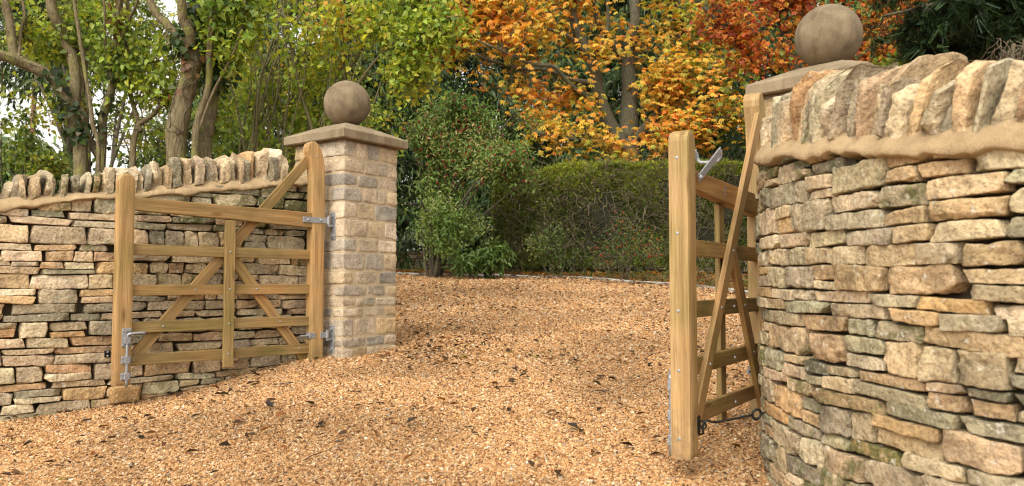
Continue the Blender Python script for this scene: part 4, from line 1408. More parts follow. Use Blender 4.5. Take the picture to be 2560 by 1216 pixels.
rt = tree('ivy_clad_tree', 'old leaning tree whose mossy trunk bends over to the edge above the small coping stones', 'tree', at(215, 640, 7.2))
wd = Acc(); lf = Acc(); S = []; vn = Acc()
b0 = at(206, 640, 7.2); b0[2] = float(ground_z(b0[0], b0[1])) - .05
T1 = limb(wd, [b0] + pl((203, 420, 7.2), (192, 330, 7.2), (176, 262, 7.15), (140, 205, 7.1), (80, 170, 7.0), (10, 145, 6.9), (-90, 110, 6.8), (-230, 40, 6.7), (-330, -90, 6.6)), .072, .040, 14, 10, seed=61)
S.append(T1)
S.append(limb(wd, pl((36, 155, 6.95), (30, 100, 7.0), (22, 40, 7.0), (5, -40, 7.0), (-20, -140, 7.0)), .045, .03, seed=62))
S.append(limb(wd, pl((46, 150, 6.95), (52, 80, 7.1), (60, 30, 7.1), (40, -60, 7.1)), .018, .012, 8, seed=63))
S.append(limb(wd, pl((186, 300, 7.2), (188, 170, 7.3), (165, 100, 7.3), (140, 50, 7.2), (125, 0, 7.2), (118, -120, 7.2)), .052, .045, 12, seed=64))
T2 = limb(wd, [b0 + np.array([.10, .1, 0])] + pl((252, 400, 7.3), (258, 300, 7.3), (280, 200, 7.35), (290, 110, 7.4), (300, 0, 7.4), (305, -130, 7.4)), .050, .03, 10, seed=65)
S.append(T2)
T3 = limb(wd, [b0 + np.array([.06, -.1, 0])] + pl((246, 420, 7.0), (232, 310, 7.0), (218, 210, 7.0), (200, 90, 7.0), (185, 0, 7.0), (170, -120, 7.0)), .022, .014, 8, seed=66)
S.append(T3)
S.append(limb(wd, pl((250, 390, 7.3), (215, 330, 7.4), (205, 250, 7.5), (215, 120, 7.6)), .05, .03, 10, seed=67))
S.append(limb(wd, pl((290, 130, 7.4), (320, 60, 7.3), (345, 0, 7.2), (370, -90, 7.2)), .02, .01, 6, seed=68))
S.append(limb(wd, pl((280, 190, 7.35), (262, 100, 7.2), (262, 20, 7.1), (240, -90, 7.1)), .018, .01, 6, seed=69))
ivy_stem(vn, T1[8:60], .066, .005, .9, .4); ivy_stem(vn, T1[14:70], .064, .004, 1.3, 2.4); ivy_stem(vn, T2[4:50], .05, .0035, 1.1, 1.1)
ivy(vn, lf, T1[16:44], 130, .075, cols=DG + [(.17, .16, .09)], wts=(.3, .3, .2, .1, .1)); ivy(vn, lf, T2[30:56], 60, .06, (.05, .08), [(.17, .07, .04), (.22, .10, .06), (.10, .11, .05)], (.5, .3, .2)); ivy(vn, lf, T2[4:30], 70, .06)
skel = np.vstack(S)
canopy(wd, lf, skel, [(40, 60, 7.4, .5, .5, .4), (160, 60, 7.6, .5, .5, .4), (290, 90, 7.5, .4, .4, .5), (340, 200, 7.5, .4, .4, .4), (240, 250, 7.6, .35, .3, .4), (120, 280, 7.4, .25, .3, .25, .5), (200, -60, 7.3, .8, .4, .2, .6), (360, 320, 7.6, .25, .3, .25), (270, 350, 7.7, .2, .2, .2), (20, 260, 7.3, .2, .3, .15), (-230, 60, 6.8, .5, .5, .5, .9)], 420, 7, (.04, .075),
       [(.11, .18, .035), (.24, .32, .045), (.37, .42, .05), (.52, .48, .06), (.14, .17, .05)], [.22, .27, .25, .16, .10], hole=.42, freq=2.1)
fin(wd, 'trunk', M['bark'], rt); fin(vn, 'ivy_stems', M['twig'], rt); fin(lf, 'crown', M['leaf'], rt)

rt = tree('gnarled_tree', 'thick crooked brown trunk wound with ivy stems, standing directly behind the coping', 'tree', at(445, 640, 7.0))
wd = Acc(); lf = Acc(); S = []; vn = Acc()
b0 = at(444, 640, 7.0); b0[2] = float(ground_z(b0[0], b0[1])) - .05
T1 = limb(wd, [b0] + pl((443, 400, 7.0), (446, 320, 7.0), (456, 250, 7.0), (478, 190, 7.0), (478, 140, 7.0), (462, 100, 6.98)), .090, .085, 16, 12, seed=71)
S.append(T1)
S.append(limb(wd, pl((474, 150, 7.0), (476, 95, 6.9), (462, 55, 6.85), (455, 10, 6.8), (450, -80, 6.8)), .048, .04, 12, seed=72))
S.append(limb(wd, pl((470, 120, 7.0), (482, 60, 7.1), (492, 0, 7.15), (500, -100, 7.2)), .055, .045, 12, seed=73))
S.append(limb(wd, pl((460, 105, 7.0), (430, 75, 7.0), (395, 35, 7.0), (375, 0, 7.0), (350, -80, 7.0)), .042, .03, 10, seed=74))
T2 = limb(wd, [b0 + np.array([.22, .1, 0])] + pl((488, 400, 7.0), (498, 300, 7.0), (518, 220, 7.0), (524, 130, 6.95), (532, 40, 6.9), (540, -100, 6.9)), .036, .030, 10, seed=75)
S.append(T2)
T3 = limb(wd, [b0 + np.array([.30, .2, 0])] + pl((516, 405, 7.2), (520, 320, 7.2), (535, 250, 7.25), (556, 160, 7.3), (575, 60, 7.3), (590, -80, 7.3)), .060, .045, 12, seed=76)
S.append(T3)
S.append(limb(wd, pl((496, 330, 7.0), (530, 240, 6.95), (570, 160, 6.9), (598, 90, 6.9), (612, 0, 6.9)), .018, .008, 6, seed=77))
S.append(limb(wd, pl((330, 430, 7.3), (340, 330, 7.4), (380, 290, 7.4), (405, 262, 7.3)), .03, .022, 8, seed=78))
S.append(limb(wd, pl((352, 330, 7.4), (330, 250, 7.5), (315, 150, 7.5), (320, 0, 7.5)), .026, .016, 8, seed=79))
ivy_stem(vn, T1[16:70], .094, .005, .8, .2); ivy_stem(vn, T1[16:60], .094, .004, 1.3, 1.9); ivy_stem(vn, T1[24:72], .093, .0045, .6, 4.0)
ivy(vn, lf, T1[60:73], 60, .11, (.05, .08), DG + [(.16, .14, .06)], (.3, .3, .2, .1, .1)); ivy(vn, lf, T3[26:60], 420, .11, (.05, .085)); ivy(vn, lf, S[2][2:30], 120, .08, (.05, .08)); ivy(vn, lf, T1[40:60], 25, .10, (.05, .07), [(.2, .1, .04), (.1, .12, .04)], (.5, .5))
skel = np.vstack(S)
canopy(wd, lf, skel, [(420, 60, 7.3, .4, .4, .4), (540, 80, 7.1, .4, .4, .5), (590, 200, 7.2, .28, .3, .35, .8), (400, 200, 7.4, .35, .3, .35), (440, -60, 7.1, .7, .4, .2, .6), (560, 300, 7.4, .2, .2, .3), (380, 330, 7.6, .3, .2, .2), (600, 60, 7.1, .3, .3, .5)], 380, 7, (.045, .085),
       [(.11, .18, .035), (.24, .32, .045), (.37, .42, .05), (.52, .48, .06)], [.22, .3, .3, .18], hole=.38, freq=2.0, shape='heart')
fin(wd, 'trunk', M['bark'], rt); fin(vn, 'ivy_stems', M['twig'], rt); fin(lf, 'crown', M['leaf'], rt)

# ---- dense evergreens and far trees
def conifer(label, px, py_top, Y, hw, zlow, seed, ncl, cols, trunk=.16, name='conifer_tree', L=(.20, .40), group='evergreens behind the garden', hole=.0):
    """Tall conifer with drooping flat sprays."""
    base = at(px, 640, Y)
    rt = tree(name, label, 'tree', base, group)
    top = at(px, py_top, Y)[2]; z0 = float(ground_z(base[0], base[1]))
    wd = Acc(); lf = Acc()
    limb(wd, [np.array([base[0], base[1], z0 - .1]), np.array([base[0] + .1, base[1], z0 + (top - z0) * .5]), np.array([base[0], base[1], top])], trunk, .03, 10, seed=seed)
    nb = ncl // 14
    P, A = [], []
    for k in range(nb):
        u = rng.random() ** .8
        z = zlow + z0 + (top - z0 - zlow) * u
        Lb = hw * (1.02 - u ** 1.6) * rng.uniform(.65, 1.1) + .25
        an = rng.random() * 2 * PI
        if math.sin(an) > .35: an = -an
        d = np.array([math.cos(an), math.sin(an), rng.uniform(-.15, .35)])
        t = np.linspace(0, 1, 6)[:, None]
        pts = np.array([base[0], base[1], z]) + d * t * Lb + np.array([0, 0, -1]) * (t ** 2) * Lb * .32
        tube(wd, pts, np.linspace(.03, .006, 6), 4, cap=False)
        tt = rng.uniform(.25, 1.05, 14)[:, None]
        q_ = np.array([base[0], base[1], z]) + d * tt * Lb + np.array([0, 0, -1]) * tt ** 2 * Lb * .32 + rng.normal(0, .12, (14, 3))
        P.append(q_); A.append(np.tile(d, (14, 1)))
    P, A = np.vstack(P), np.vstack(A)
    kk = fbm(P * .9, seed, 2) > hole - .55
    P, A = P[kk], A[kk]
    n = len(P)
    base_col = palette(n, cols, np.ones(len(cols)), .2, P, .4, .8)
    for j in range(9):
        o = rng.normal(0, .12, (n, 3))
        leaves(lf, P + o, unit(A * .5 + rnd_unit(n) * .7 + np.array([0, 0, -.75])), up_nr(n, .9), rng.uniform(L[0], L[1], n), rng.uniform(.03, .07, n), base_col * (.8 + .4 * rng.random((n, 1))), 'diamond', .12, .25)
    fin(wd, 'trunk', M['bark_dark'], rt); fin(lf, 'crown', M['leaf_dark'], rt)
CD = [(.025, .045, .015), (.04, .07, .02), (.06, .095, .026), (.085, .12, .035)]
CL = [(.045, .08, .022), (.075, .12, .033), (.11, .16, .045), (.15, .18, .06)]
conifer('dark evergreen behind the left part of the orange tree, its foot behind the berry shrub', 1120, -330, 22, 2.6, .3, 101, 4600, CD)
conifer('drooping green cypress seen through the middle of the orange tree', 1370, -380, 23.5, 2.7, .3, 102, 5200, CL)
conifer('dark evergreen behind the trunk of the orange tree', 1640, -420, 22.5, 2.8, .2, 103, 5200, CD)
conifer('dark evergreen between the orange tree and the red-leaved tree', 1880, -380, 20, 2.5, .2, 104, 4600, CD)
conifer('evergreen behind the red-leaved tree and the nearer stone ball', 2150, -420, 19, 2.6, .3, 105, 4600, CL)
conifer('dark evergreen far behind the forked trunk of the orange tree', 1530, -350, 25.5, 2.8, .2, 112, 5200, CD)
conifer('low dark evergreen filling the gap between the berry bush and the hedge', 1285, 330, 17, 1.3, .2, 111, 2400, CD, .08, L=(.16, .3))
conifer('dark evergreen at the far right behind the yew', 2480, -420, 18, 2.6, .2, 106, 5200, CD, L=(.12, .24))
conifer('dark evergreen half hidden behind the many-stemmed hazel', 900, -360, 18, 2.2, .3, 107, 3600, CD)
conifer('small dark conifer low at the left edge behind the small coping stones', 40, 395, 9.5, .75, .2, 108, 1100, CL, .05, L=(.14, .26))
conifer('tall dark evergreen behind the leaning mossy tree', 150, -260, 16.5, 1.25, 4.2, 109, 1500, CD)
conifer('dark evergreen behind the ivy-wound crooked trunk', 620, -330, 16.5, 1.7, .5, 110, 2200, CD)

def shrub(name, label, px, Y, blobs, ncl, per, Lr, cols, wts, stems=7, wr=.5, shape='leaf', hole=.2, freq=1.6, cat='shrub', group=None, spread=.06, r0=.02, mat='leaf', bark='bark_dark', dn=.5):
    base = at(px, 640, Y); z0 = float(ground_z(base[0], base[1]))
    rt = tree(name, label, cat, base, group)
    wd = Acc(); lf = Acc(); S = []
    cs0 = blob_points(blobs, stems, -1)
    for k, c in enumerate(cs0):
        b_ = np.array([base[0] + rng.normal(0, .06), base[1] + rng.normal(0, .06), z0 - .05])
        m_ = b_ * .5 + c * .5 + rng.normal(0, .12, 3); m_[:2] = m_[:2] * .6 + b_[:2] * .4
        S.append(limb(wd, [b_, m_, c], r0, r0 * .35, 7, 8, seed=k))
    skel = np.vstack(S)
    P = canopy(wd, lf, skel, blobs, ncl, per, Lr, cols, wts, spread, hole, freq, shape, wr, dn)
    fin(wd, 'stems', M[bark], rt); fin(lf, 'leaves', M[mat], rt)
    return rt, P

# ---- spindle with pink-red berries
SP = [(1330, 300, 13.0, .35, .4, .25, .7), (1170, 255, 13.0, .6, .5, .18, .7), (1300, 430, 12.9, .3, .3, .4, .6), (1160, 300, 12.9, .85, .6, .42, 1.1), (1080, 400, 12.8, .72, .6, .42), (1250, 390, 12.7, .55, .5, .38), (1060, 520, 12.7, .62, .6, .5), (1150, 520, 12.7, .55, .5, .5), (1070, 610, 12.6, .55, .5, .25), (1030, 470, 12.6, .45, .5, .6), (1230, 300, 12.9, .6, .5, .25), (1020, 330, 12.9, .4, .5, .3), (1290, 340, 12.8, .3, .4, .25)]
rt, P = shrub('spindle_bush', 'large green bush dotted with small red berries at the left end of the hedge', 1085, 12.9, SP, 1150, 16, (.045, .09), [(.085, .155, .035), (.135, .225, .05), (.21, .29, .075), (.32, .35, .14), (.38, .29, .14)], [.22, .3, .28, .14, .06], 12, .40, r0=.035, hole=.46, freq=1.7, spread=.11)
bp_ = P[(P[:, 2] > at(0, 470, 12.8)[2]) & (rng.random(len(P)) < .07)] + np.array([0, -.05, -.02])
ba = Acc()
oc = np.array([(1, 0, 0), (-1, 0, 0), (0, 1, 0), (0, -1, 0), (0, 0, 1), (0, 0, -1)], float)
of = np.array([(0, 2, 4), (2, 1, 4), (1, 3, 4), (3, 0, 4), (2, 0, 5), (1, 2, 5), (3, 1, 5), (0, 3, 5)])
def beads(acc, pts, r, cols, wts):
    n = len(pts)
    V = pts[:, None, :] + oc[None] * (r * (.7 + .6 * rng.random((n, 1, 1))))
    acc.add(V.reshape(-1, 3), None, (of[None] + 6 * np.arange(n)[:, None, None]).reshape(-1, 3), np.repeat(palette(n, cols, wts, .15), 6, 0))
beads(ba, bp_, .017, [(.42, .05, .05), (.5, .11, .08), (.3, .03, .04)], [.4, .3, .3])
tag(fin(ba, 'berries', M['leaf'], rt), kind='stuff')

shrub('laurel_bush', 'low bush of long glossy leaves at the foot of the hedge beside the berry bush', 1215, 12.6, [(1225, 645, 12.5, .36, .3, .20), (1160, 655, 12.5, .3, .3, .14), (1255, 630, 12.5, .2, .2, .13)], 110, 8, (.09, .15), [(.06, .11, .025), (.10, .17, .04), (.15, .22, .06)], [.35, .4, .25], 7, .33, hole=-.3)
rt, P = shrub('rose_bush', 'loose rose bush with tiny red hips growing in front of the hedge', 1560, 12.2, [(1560, 590, 12.2, .42, .3, .32), (1500, 640, 12.1, .35, .3, .2), (1620, 630, 12.0, .25, .3, .25), (1580, 540, 12.2, .2, .2, .15)], 170, 6, (.025, .045), [(.06, .11, .025), (.11, .17, .04), (.18, .22, .05), (.32, .26, .04)], [.3, .35, .25, .1], 9, .6, hole=.3, freq=3, r0=.008)
ba = Acc(); beads(ba, P[rng.random(len(P)) < .10], .014, [(.5, .05, .03), (.4, .1, .03)], [.7, .3])
tag(fin(ba, 'rose_hips', M['leaf'], rt), kind='stuff')
shrub('rose_bush', 'thin pale-leaved rose stems standing in front of the left end of the hedge', 1385, 12.6, [(1390, 560, 12.5, .26, .2, .3), (1360, 520, 12.5, .15, .2, .15), (1400, 640, 12.4, .3, .2, .2), (1340, 600, 12.4, .3, .2, .25)], 120, 6, (.03, .05), [(.08, .13, .035), (.13, .19, .05), (.22, .24, .06)], [.35, .4, .25], 8, .6, hole=.3, freq=3, r0=.008)
shrub('privet_bush', 'bushy mid-green shrub behind the crooked trunk and the farther pillar', 820, 12.5, [(700, 330, 12.5, 1.1, .6, .5), (860, 380, 12.5, .9, .6, .6), (640, 420, 12.5, .9, .6, .4), (940, 330, 12.6, .6, .5, .6), (800, 200, 12.8, 1.2, .7, .7)], 700, 9, (.06, .10), [(.06, .10, .022), (.11, .165, .03), (.18, .22, .035), (.28, .28, .04)], [.32, .32, .22, .14], 10, .55, hole=.2, r0=.03)
shrub('field_maple', 'low yellowing maple bush at the left edge above the small coping stones', 60, 8.0, [(40, 340, 8.0, .25, .3, .22), (100, 410, 8.0, .3, .3, .12), (20, 400, 8.1, .3, .3, .2), (60, 290, 8.0, .12, .2, .15, .6)], 130, 7, (.04, .07), [(.08, .13, .025), (.17, .22, .03), (.28, .30, .035), (.42, .36, .04)], [.25, .3, .28, .17], 6, .7, hole=.25, freq=2.5, r0=.012, group=None)
shrub('elder_bush', 'leafy green bush filling the gap between the leaning mossy tree and the crooked trunk', 350, 9.0, [(300, 395, 9.0, .35, .3, .14), (370, 400, 9.2, .3, .3, .12), (400, 330, 9.4, .25, .3, .22, .7), (560, 385, 9.0, .5, .3, .22), (130, 425, 9.0, .4, .3, .07)], 230, 7, (.05, .08), [(.07, .11, .025), (.12, .18, .03), (.20, .24, .035)], [.35, .4, .25], 8, .55, hole=.15, freq=2.2, r0=.014)
shrub('birch_tree', 'far thin bare-branched tree with sparse pale leaves against the white sky', 380, 21, [(370, 350, 21, .9, .6, .7), (420, 260, 21, .9, .6, .8), (150, 330, 22, .6, .5, .8, .5)], 130, 4, (.08, .14), [(.28, .24, .12), (.36, .22, .10), (.2, .22, .08)], [.4, .3, .3], 12, .6, hole=.35, cat='tree', r0=.05)
shrub('hawthorn_tree', 'mid-green small-leaved tree farther back, seen between the leaning mossy trunk and the crooked trunk', 230, 12.5, [(60, 60, 12.6, .8, .6, .6), (240, 120, 12.8, .9, .6, .8), (330, 60, 12.8, .8, .6, .7), (440, 200, 13, .7, .6, .8), (300, 300, 13.2, .5, .4, .35, .6), (200, 20, 12.6, 1.0, .6, .5), (560, 250, 13, .6, .6, .9)], 620, 9, (.05, .09), [(.09, .14, .03), (.16, .22, .04), (.26, .31, .05), (.36, .36, .06)], [.3, .33, .25, .12], 9, .6, hole=.36, freq=1.6, cat='tree', r0=.045)
shrub('bramble_bush', 'yellow-green leafy shrub peeping out behind the cap of the half-hidden pillar', 2240, 7.2, [(2230, 170, 7.2, .30, .25, .14), (2290, 160, 7.2, .25, .25, .16), (2150, 190, 7.2, .2, .2, .1)], 150, 7, (.05, .085), [(.09, .14, .025), (.18, .23, .035), (.30, .32, .04)], [.35, .4, .25], 7, .55, hole=.2, freq=2.5, r0=.012)

# far reddish pine trunk against the sky
rt = tree('pine_tree', 'far slender reddish trunk standing against the white sky', 'tree', at(82, 640, 20))
wd = Acc(); lf = Acc(); b0 = at(82, 640, 20); b0[2] = float(ground_z(b0[0], b0[1])) - .1
T1 = limb(wd, [b0] + pl((81, 400, 20), (84, 260, 20), (88, 150, 20), (92, -150, 20)), .075, .05, 10, seed=91)
cs = blob_points([(90, 40, 20, 1.2, 1.0, .8), (90, -120, 20, 1.2, 1.0, .9)], 160, .2, .8)
tw = twigs_to(wd, cs, T1, .012, .03, 4)
P = leaf_sites(tw, 9, .12); n = len(P)
leaves(lf, P, rnd_unit(n), rnd_unit(n), .2, .03, palette(n, CD, [1, 1, 1, 1], .2), 'diamond', .05, .1)
fin(wd, 'trunk', M['bark_red'], rt); fin(lf, 'crown', M['leaf_dark'], rt)

# ---- yew hanging over the nearer wall
rt = tree('yew_tree', 'dark yew hanging over the large rugged coping stones', 'tree', at(2560, 640, 6.2))
wd = Acc(); lf = Acc(); S = []
b0 = at(2620, 640, 6.6); b0[2] = float(ground_z(b0[0], b0[1])) - .1
S.append(limb(wd, [b0] + pl((2610, 300, 6.6), (2590, 100, 6.6), (2560, -100, 6.6)), .14, .07, 12, seed=95))
for k, pp in enumerate(([(2590, 60, 6.6), (2500, 0, 6.2), (2400, -10, 5.9), (2300, 20, 5.8), (2210, 40, 5.8)], [(2600, 160, 6.6), (2520, 90, 6.1), (2430, 70, 5.9), (2330, 110, 5.9)], [(2580, -40, 6.6), (2460, -80, 6.2), (2340, -70, 6.0), (2230, -20, 5.9)], [(2600, 220, 6.6), (2560, 150, 6.1), (2500, 120, 5.9)])):
    S.append(limb(wd, pl(*pp), .035, .010, 8, seed=96 + k))
skel = np.vstack(S)
cs = blob_points([(2240, 20, 5.9, .24, .3, .22, 1.1), (2340, 60, 6.0, .34, .4, .28), (2460, 80, 6.1, .36, .4, .34), (2550, 60, 6.2, .35, .4, .38), (2400, -60, 6.1, .7, .5, .25), (2300, 130, 6.0, .18, .25, .10), (2200, 90, 5.9, .05, .1, .08), (2560, 150, 6.4, .3, .3, .25), (2480, 10, 6.4, .6, .4, .4)], 1700, .08, 2.6)
tw = twigs_to(wd, cs, skel, .003, .03, 3, r_rel=.002)
for c in tw:
    c0 = c[-1]
P0 = np.array([c[-1] for c in tw]); n = len(P0)
D0 = unit(np.array([c[-1] - c[-3] for c in tw]) + rnd_unit(n) * .5 + np.array([0, 0, -.35]) * 1.0)
for sub in range(6):
    D1 = unit(D0 + rnd_unit(n) * .55); St = P0 + rnd_unit(n) * .03
    Ls = rng.uniform(.08, .19, n)
    nn_ = up_nr(n, .5); sd_ = unit(np.cross(D1, nn_))
    colb = palette(n, [(.013, .026, .010), (.020, .042, .014), (.032, .060, .018), (.046, .076, .024)], [.3, .35, .25, .1], .2)
    for j in range(14):
        t = (j + .5) / 14
        for s_ in (-1, 1):
            leaves(lf, St + D1 * (Ls * t)[:, None], unit(D1 * .75 + sd_ * s_ + rnd_unit(n) * .12), nn_, .026 * (1.15 - .6 * t), .0085, colb * (.85 + .3 * rng.random((n, 1))), 'diamond', .02, .08)
fin(wd, 'trunk', M['bark_dark'], rt); fin(lf, 'crown', M['leaf_dark'], rt)

# bare tangle at the right edge
rt = tree('bare_climber', 'tangle of bare pale brown stems hanging in front of the dark yew', 'climber', at(2530, 640, 5.4))
wd = Acc()
for k in range(70):
    px = rng.uniform(2485, 2600); py = rng.uniform(95, 150)
    p0 = at(px, py, 5.4 + rng.uniform(-.15, .15))
    L = rng.uniform(.10, .30)
    pts = [p0]
    d = unit(np.array([rng.normal(0, .5), rng.normal(0, .4), -1]))
    for j in range(5):
        d = unit(d + rng.normal(0, .42, 3) + np.array([0, 0, -.12]))
        pts.append(pts[-1] + d * L / 4)
    tube(wd, catmull(pts, 4), np.linspace(.0036, .0016, 21), 4, cap=False)
tube(wd, catmull([np.array([at(2540, 640, 5.4)[0], 5.4, float(ground_z(2.9, 5.4))]), at(2540, 330, 5.4), at(2530, 200, 5.4), at(2535, 110, 5.4)], 6), .012, 6)
fin(wd, 'stems', M['twig'], rt)

# ---- clipped hedge with a bare, twiggy face
rt = tree('conifer_hedge', 'long clipped conifer hedge with a green top and a bare brown twiggy face', 'hedge', at(1560, 640, 14.6))
HZ0, HZ1 = float(at(1500, 668, 14.4)[2]), float(at(1500, 408, 14.4)[2])
hx0, hx1 = at(1235, 500, 14.4)[0], at(2080, 500, 14.4)[0]
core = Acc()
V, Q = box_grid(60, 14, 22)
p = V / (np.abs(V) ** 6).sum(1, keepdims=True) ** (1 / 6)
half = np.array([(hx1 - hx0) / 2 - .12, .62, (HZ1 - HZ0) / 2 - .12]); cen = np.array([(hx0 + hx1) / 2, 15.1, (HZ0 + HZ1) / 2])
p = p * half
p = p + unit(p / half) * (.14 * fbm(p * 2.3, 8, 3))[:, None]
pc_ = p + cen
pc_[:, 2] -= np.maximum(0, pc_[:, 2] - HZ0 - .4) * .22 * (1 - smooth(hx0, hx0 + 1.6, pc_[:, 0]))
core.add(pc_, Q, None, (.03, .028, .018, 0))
def hedge_face(n, top_bias):
    x = rng.uniform(hx0, hx1, n)
    u = rng.random(n)
    z = HZ0 + (HZ1 - HZ0) * u
    z = z - np.maximum(0, z - HZ0 - .4) * .22 * (1 - smooth(hx0, hx0 + 1.6, x))
    y = 14.46 - .13 * fbm(np.stack([x * 1.6, z * 1.6, x * 0], 1), 8, 3) + .10 * rng.random(n)
    y = y + .25 * np.maximum(0, u - .9) * 4
    return np.stack([x, y, z], 1), u
tw_ = Acc()
P, u = hedge_face(2600, 0)
for i in range(0, len(P), 1):
    d = unit(np.array([rng.normal(0, .9), -.5 - .4 * rng.random(), rng.normal(.1, .8)]))
    L = rng.uniform(.18, .55)
    m_ = P[i] + d * L * .5 + rng.normal(0, .03, 3)
    e_ = P[i] + d * L + rng.normal(0, .06, 3)
    tube(tw_, np.array([P[i], m_, e_]), np.array([.006, .005, .003]) * rng.uniform(.7, 1.3), 3, cap=False)
lf = Acc()
P, u = hedge_face(44000, 0)
gr_ = .55 * fbm(P * np.array([2.6, 1, 3.2]), 19, 3)
keep = (rng.random(len(P)) < np.clip(smooth(.60, .88, u) * .95 + .55 + 1.6 * np.maximum(0, gr_ - .12) + .45 * smooth(-.2, -.9, P[:, 0] - hx0 - 1.3), 0, 1))
P, u = P[keep], u[keep]
xt = rng.uniform(hx0, hx1, 9000); yt = rng.uniform(14.5, 15.7, 9000)
zt = HZ1 - (HZ1 - HZ0 - .4) * .22 * (1 - smooth(hx0, hx0 + 1.6, xt)) - .03 + .06 * fbm(np.stack([xt * 2, yt * 2, xt * 0], 1), 9, 2) + .04 * rng.random(9000)
P = np.vstack([P, np.stack([xt, yt, zt], 1)]); u = np.concatenate([u, np.ones(9000)])
n = len(P)
cg = palette(n, [(.09, .115, .025), (.18, .22, .04), (.33, .38, .05), (.50, .52, .07)], [.25, .3, .28, .17], .2, P, .4, 1.5)
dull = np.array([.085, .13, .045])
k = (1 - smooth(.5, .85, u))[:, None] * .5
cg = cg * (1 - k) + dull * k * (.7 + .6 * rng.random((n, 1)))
for j in range(3):
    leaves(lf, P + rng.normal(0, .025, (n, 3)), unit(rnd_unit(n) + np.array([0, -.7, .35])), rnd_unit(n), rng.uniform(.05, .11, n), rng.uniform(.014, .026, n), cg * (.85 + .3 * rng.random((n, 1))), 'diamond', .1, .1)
for px in (1322, 1362, 1452, 1600, 1700, 1790, 1850, 1920):
    trk = Acc()
    b_ = at(px, 690, 14.6); b_[2] = float(ground_z(b_[0], b_[1])) - .05
    limb(trk, [b_, b_ + np.array([rng.normal(0, .04), 0, .35]), b_ + np.array([rng.normal(0, .1), .3, .9])], .055, .04, 8, seed=px)
    fin(trk, 'trunk', M['bark_dark'], rt)
fin(core, 'light_block_core', M['hedge_core'], rt); fin(tw_, 'twigs', M['twig'], rt, False); fin(lf, 'foliage', M['leaf'], rt)

# low dry-stone wall in the shade behind the hedge foot
FCTRL = [(x, 17.4 + .03 * x, 1.62 - .02 * x, .05) for x in (-3.6, -1.5, 0, 1.5, 3, 5, 7.2)]
fcv = WallCurve(FCTRL, -1)
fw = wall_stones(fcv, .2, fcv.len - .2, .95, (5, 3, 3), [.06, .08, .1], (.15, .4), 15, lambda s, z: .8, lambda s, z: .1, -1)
froot = empty('dry_stone_wall', (1.5, 17.4, 1.1)); tag(froot, 'low mossy grey stone wall in the shade beyond the hedge trunks', 'wall')
c = Acc(); swept(c, fcv, np.linspace(.1, fcv.len - .1, 40), lambda s: np.array([(-.08, .9), (-.08, fcv.top(s) - .06), (-.4, fcv.top(s) - .06), (-.4, .9)]))
fin(fw, 'stonework', M['far_stone'], froot); fin(c, 'hearting', M['core'], froot)

# ------------------------------------------------------------------ fallen leaves
def fallen(n, region, Lr, cols, wts, flat=.35, dz=.017):
    x, y = region(n)
    n = len(x)
    P = np.stack([x, y, ground_z(x, y) + dz + .010 * rng.random(n)], 1)
    an = rng.random(n) * 2 * PI
    ax = np.stack([np.cos(an), np.sin(an), rng.normal(0, flat * .5, n)], 1)
    nr = unit(np.stack([rng.normal(0, flat, n), rng.normal(0, flat, n), np.ones(n)], 1))
    L = Lr[0] + (Lr[1] - Lr[0]) * rng.random(n) ** 1.5
    leaves(lacc, P, ax, nr, L, L * rng.uniform(.25, .6, n), palette(n, cols, wts, .25), 'leaf', rng.uniform(.1, .3), -.2)
lacc = Acc()
def reg_drive(n):
    y = 2.5 + 10.8 * rng.random(n) ** 1.15; x = (-.8 + 1.6 * rng.random(n)) * y
    d = fbm(np.stack([x * 1.1, y * 1.1, x * 0], 1), 61, 3)
    k = in_drive(x, y, .02) & (rng.random(n) < np.clip(.18 + 1.6 * (d + .05) + .25 * smooth(6, 12, y), .05, 1))
    return x[k], y[k]
BR = [(.04, .024, .014), (.07, .038, .018), (.12, .06, .025), (.24, .10, .035), (.025, .018, .013)]
fallen(5200, reg_drive, (.018, .070), BR, [.3, .28, .2, .1, .12])
fallen(8200, reg_drive, (.008, .022), BR, [.3, .28, .2, .1, .12])
fallen(90, reg_drive, (.03, .055), [(.12, .17, .03), (.25, .26, .04), (.4, .28, .05)], [.4, .4, .2])
def reg_edge(n):
    # drifts: along the kerb, round the pillar foot, along the foot of the curved wall
    k = rng.random(n)
    x = np.where(k < .72, rng.uniform(-3.5, 4.2, n), np.where(k < .80, rng.normal(-.55, .38, n), rng.normal(1.5, .35, n)))
    y = np.where(k < .72, 0, np.where(k < .86, 5.75 + .5 * (x + .85) + rng.normal(0, .55, n), rng.normal(4.6, .8, n)))
    y = np.where(k < .72, kerb_y(x) - np.abs(rng.normal(0, .45, n)), y)
    m_ = in_drive(x, y, .02)
    return x[m_], y[m_]
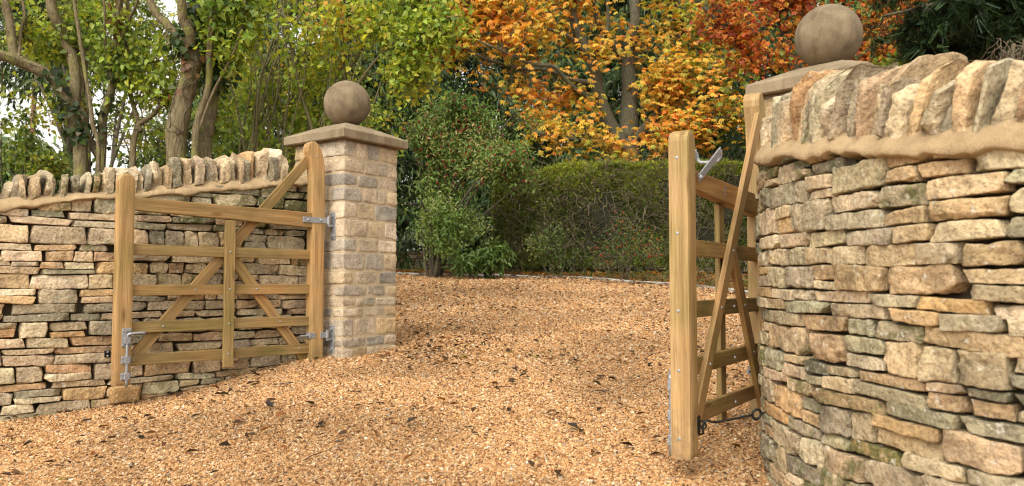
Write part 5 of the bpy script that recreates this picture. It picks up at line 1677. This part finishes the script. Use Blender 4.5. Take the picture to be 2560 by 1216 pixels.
def reg_foot(n):
    # debris caught along the foot of the farther wall and the pillar
    s_ = rng.uniform(0, 2.6, n)
    p = left_wall.xy(s_) + left_wall.n(s_) * (.02 + np.abs(rng.normal(0, .05, n)))[:, None]
    return p[:, 0], p[:, 1]
fallen(60, reg_foot, (.015, .05), BR, [.3, .28, .2, .1, .12])
fallen(1900, reg_edge, (.02, .075), BR + [(.30, .13, .04)], [.26, .24, .2, .1, .1, .1])
def reg_beyond(n):
    x = rng.uniform(-4.5, 7.5, n); y = kerb_y(x) + .05 + 5 * rng.random(n) ** 1.3
    return x, y
fallen(11000, reg_beyond, (.04, .12), [(.06, .03, .015), (.14, .06, .022), (.30, .11, .03), (.42, .2, .05), (.09, .11, .03)], [.25, .27, .24, .12, .12], dz=.02)
# dark twigs among them
for k in range(140):
    y = 2.6 + 7 * rng.random(); x = (-.7 + 1.4 * rng.random()) * y
    if not in_drive(np.array([x]), np.array([y]), .05)[0]: continue
    L = rng.uniform(.04, .13); an = rng.random() * 6.3
    pts = [np.array([x, y, 0]) + np.array([math.cos(an), math.sin(an), 0]) * L * t + np.array([rng.normal(0, .006), rng.normal(0, .006), 0]) for t in (0, .35, .7, 1)]
    for p in pts: p[2] = float(ground_z(p[0], p[1])) + .019
    tube(lacc, np.array(pts), .0022, 4, col=(.05, .032, .02, 0))
tag(lacc.build('fallen_leaves', M['leaf']), kind='stuff')
# grass and weeds on the verge
def reg_v(n):
    x = rng.uniform(-4.5, 7.5, n); y = kerb_y(x) + .25 + 4 * rng.random(n)
    k = fbm(np.stack([x * .9, y * .9, x * 0], 1), 71, 2) > .0
    return x[k], y[k]
x, y = reg_v(9000); n = len(x)
ga = Acc()
leaves(ga, np.stack([x, y, ground_z(x, y)], 1), unit(np.stack([rng.normal(0, .4, n), rng.normal(0, .4, n), np.ones(n)], 1)), rnd_unit(n), rng.uniform(.04, .11, n), .012, palette(n, [(.06, .10, .02), (.10, .15, .03), (.16, .2, .05)], [1, 1, .6]), 'diamond', .05, .2)
tag(ga.build('grass', M['leaf']), kind='stuff')
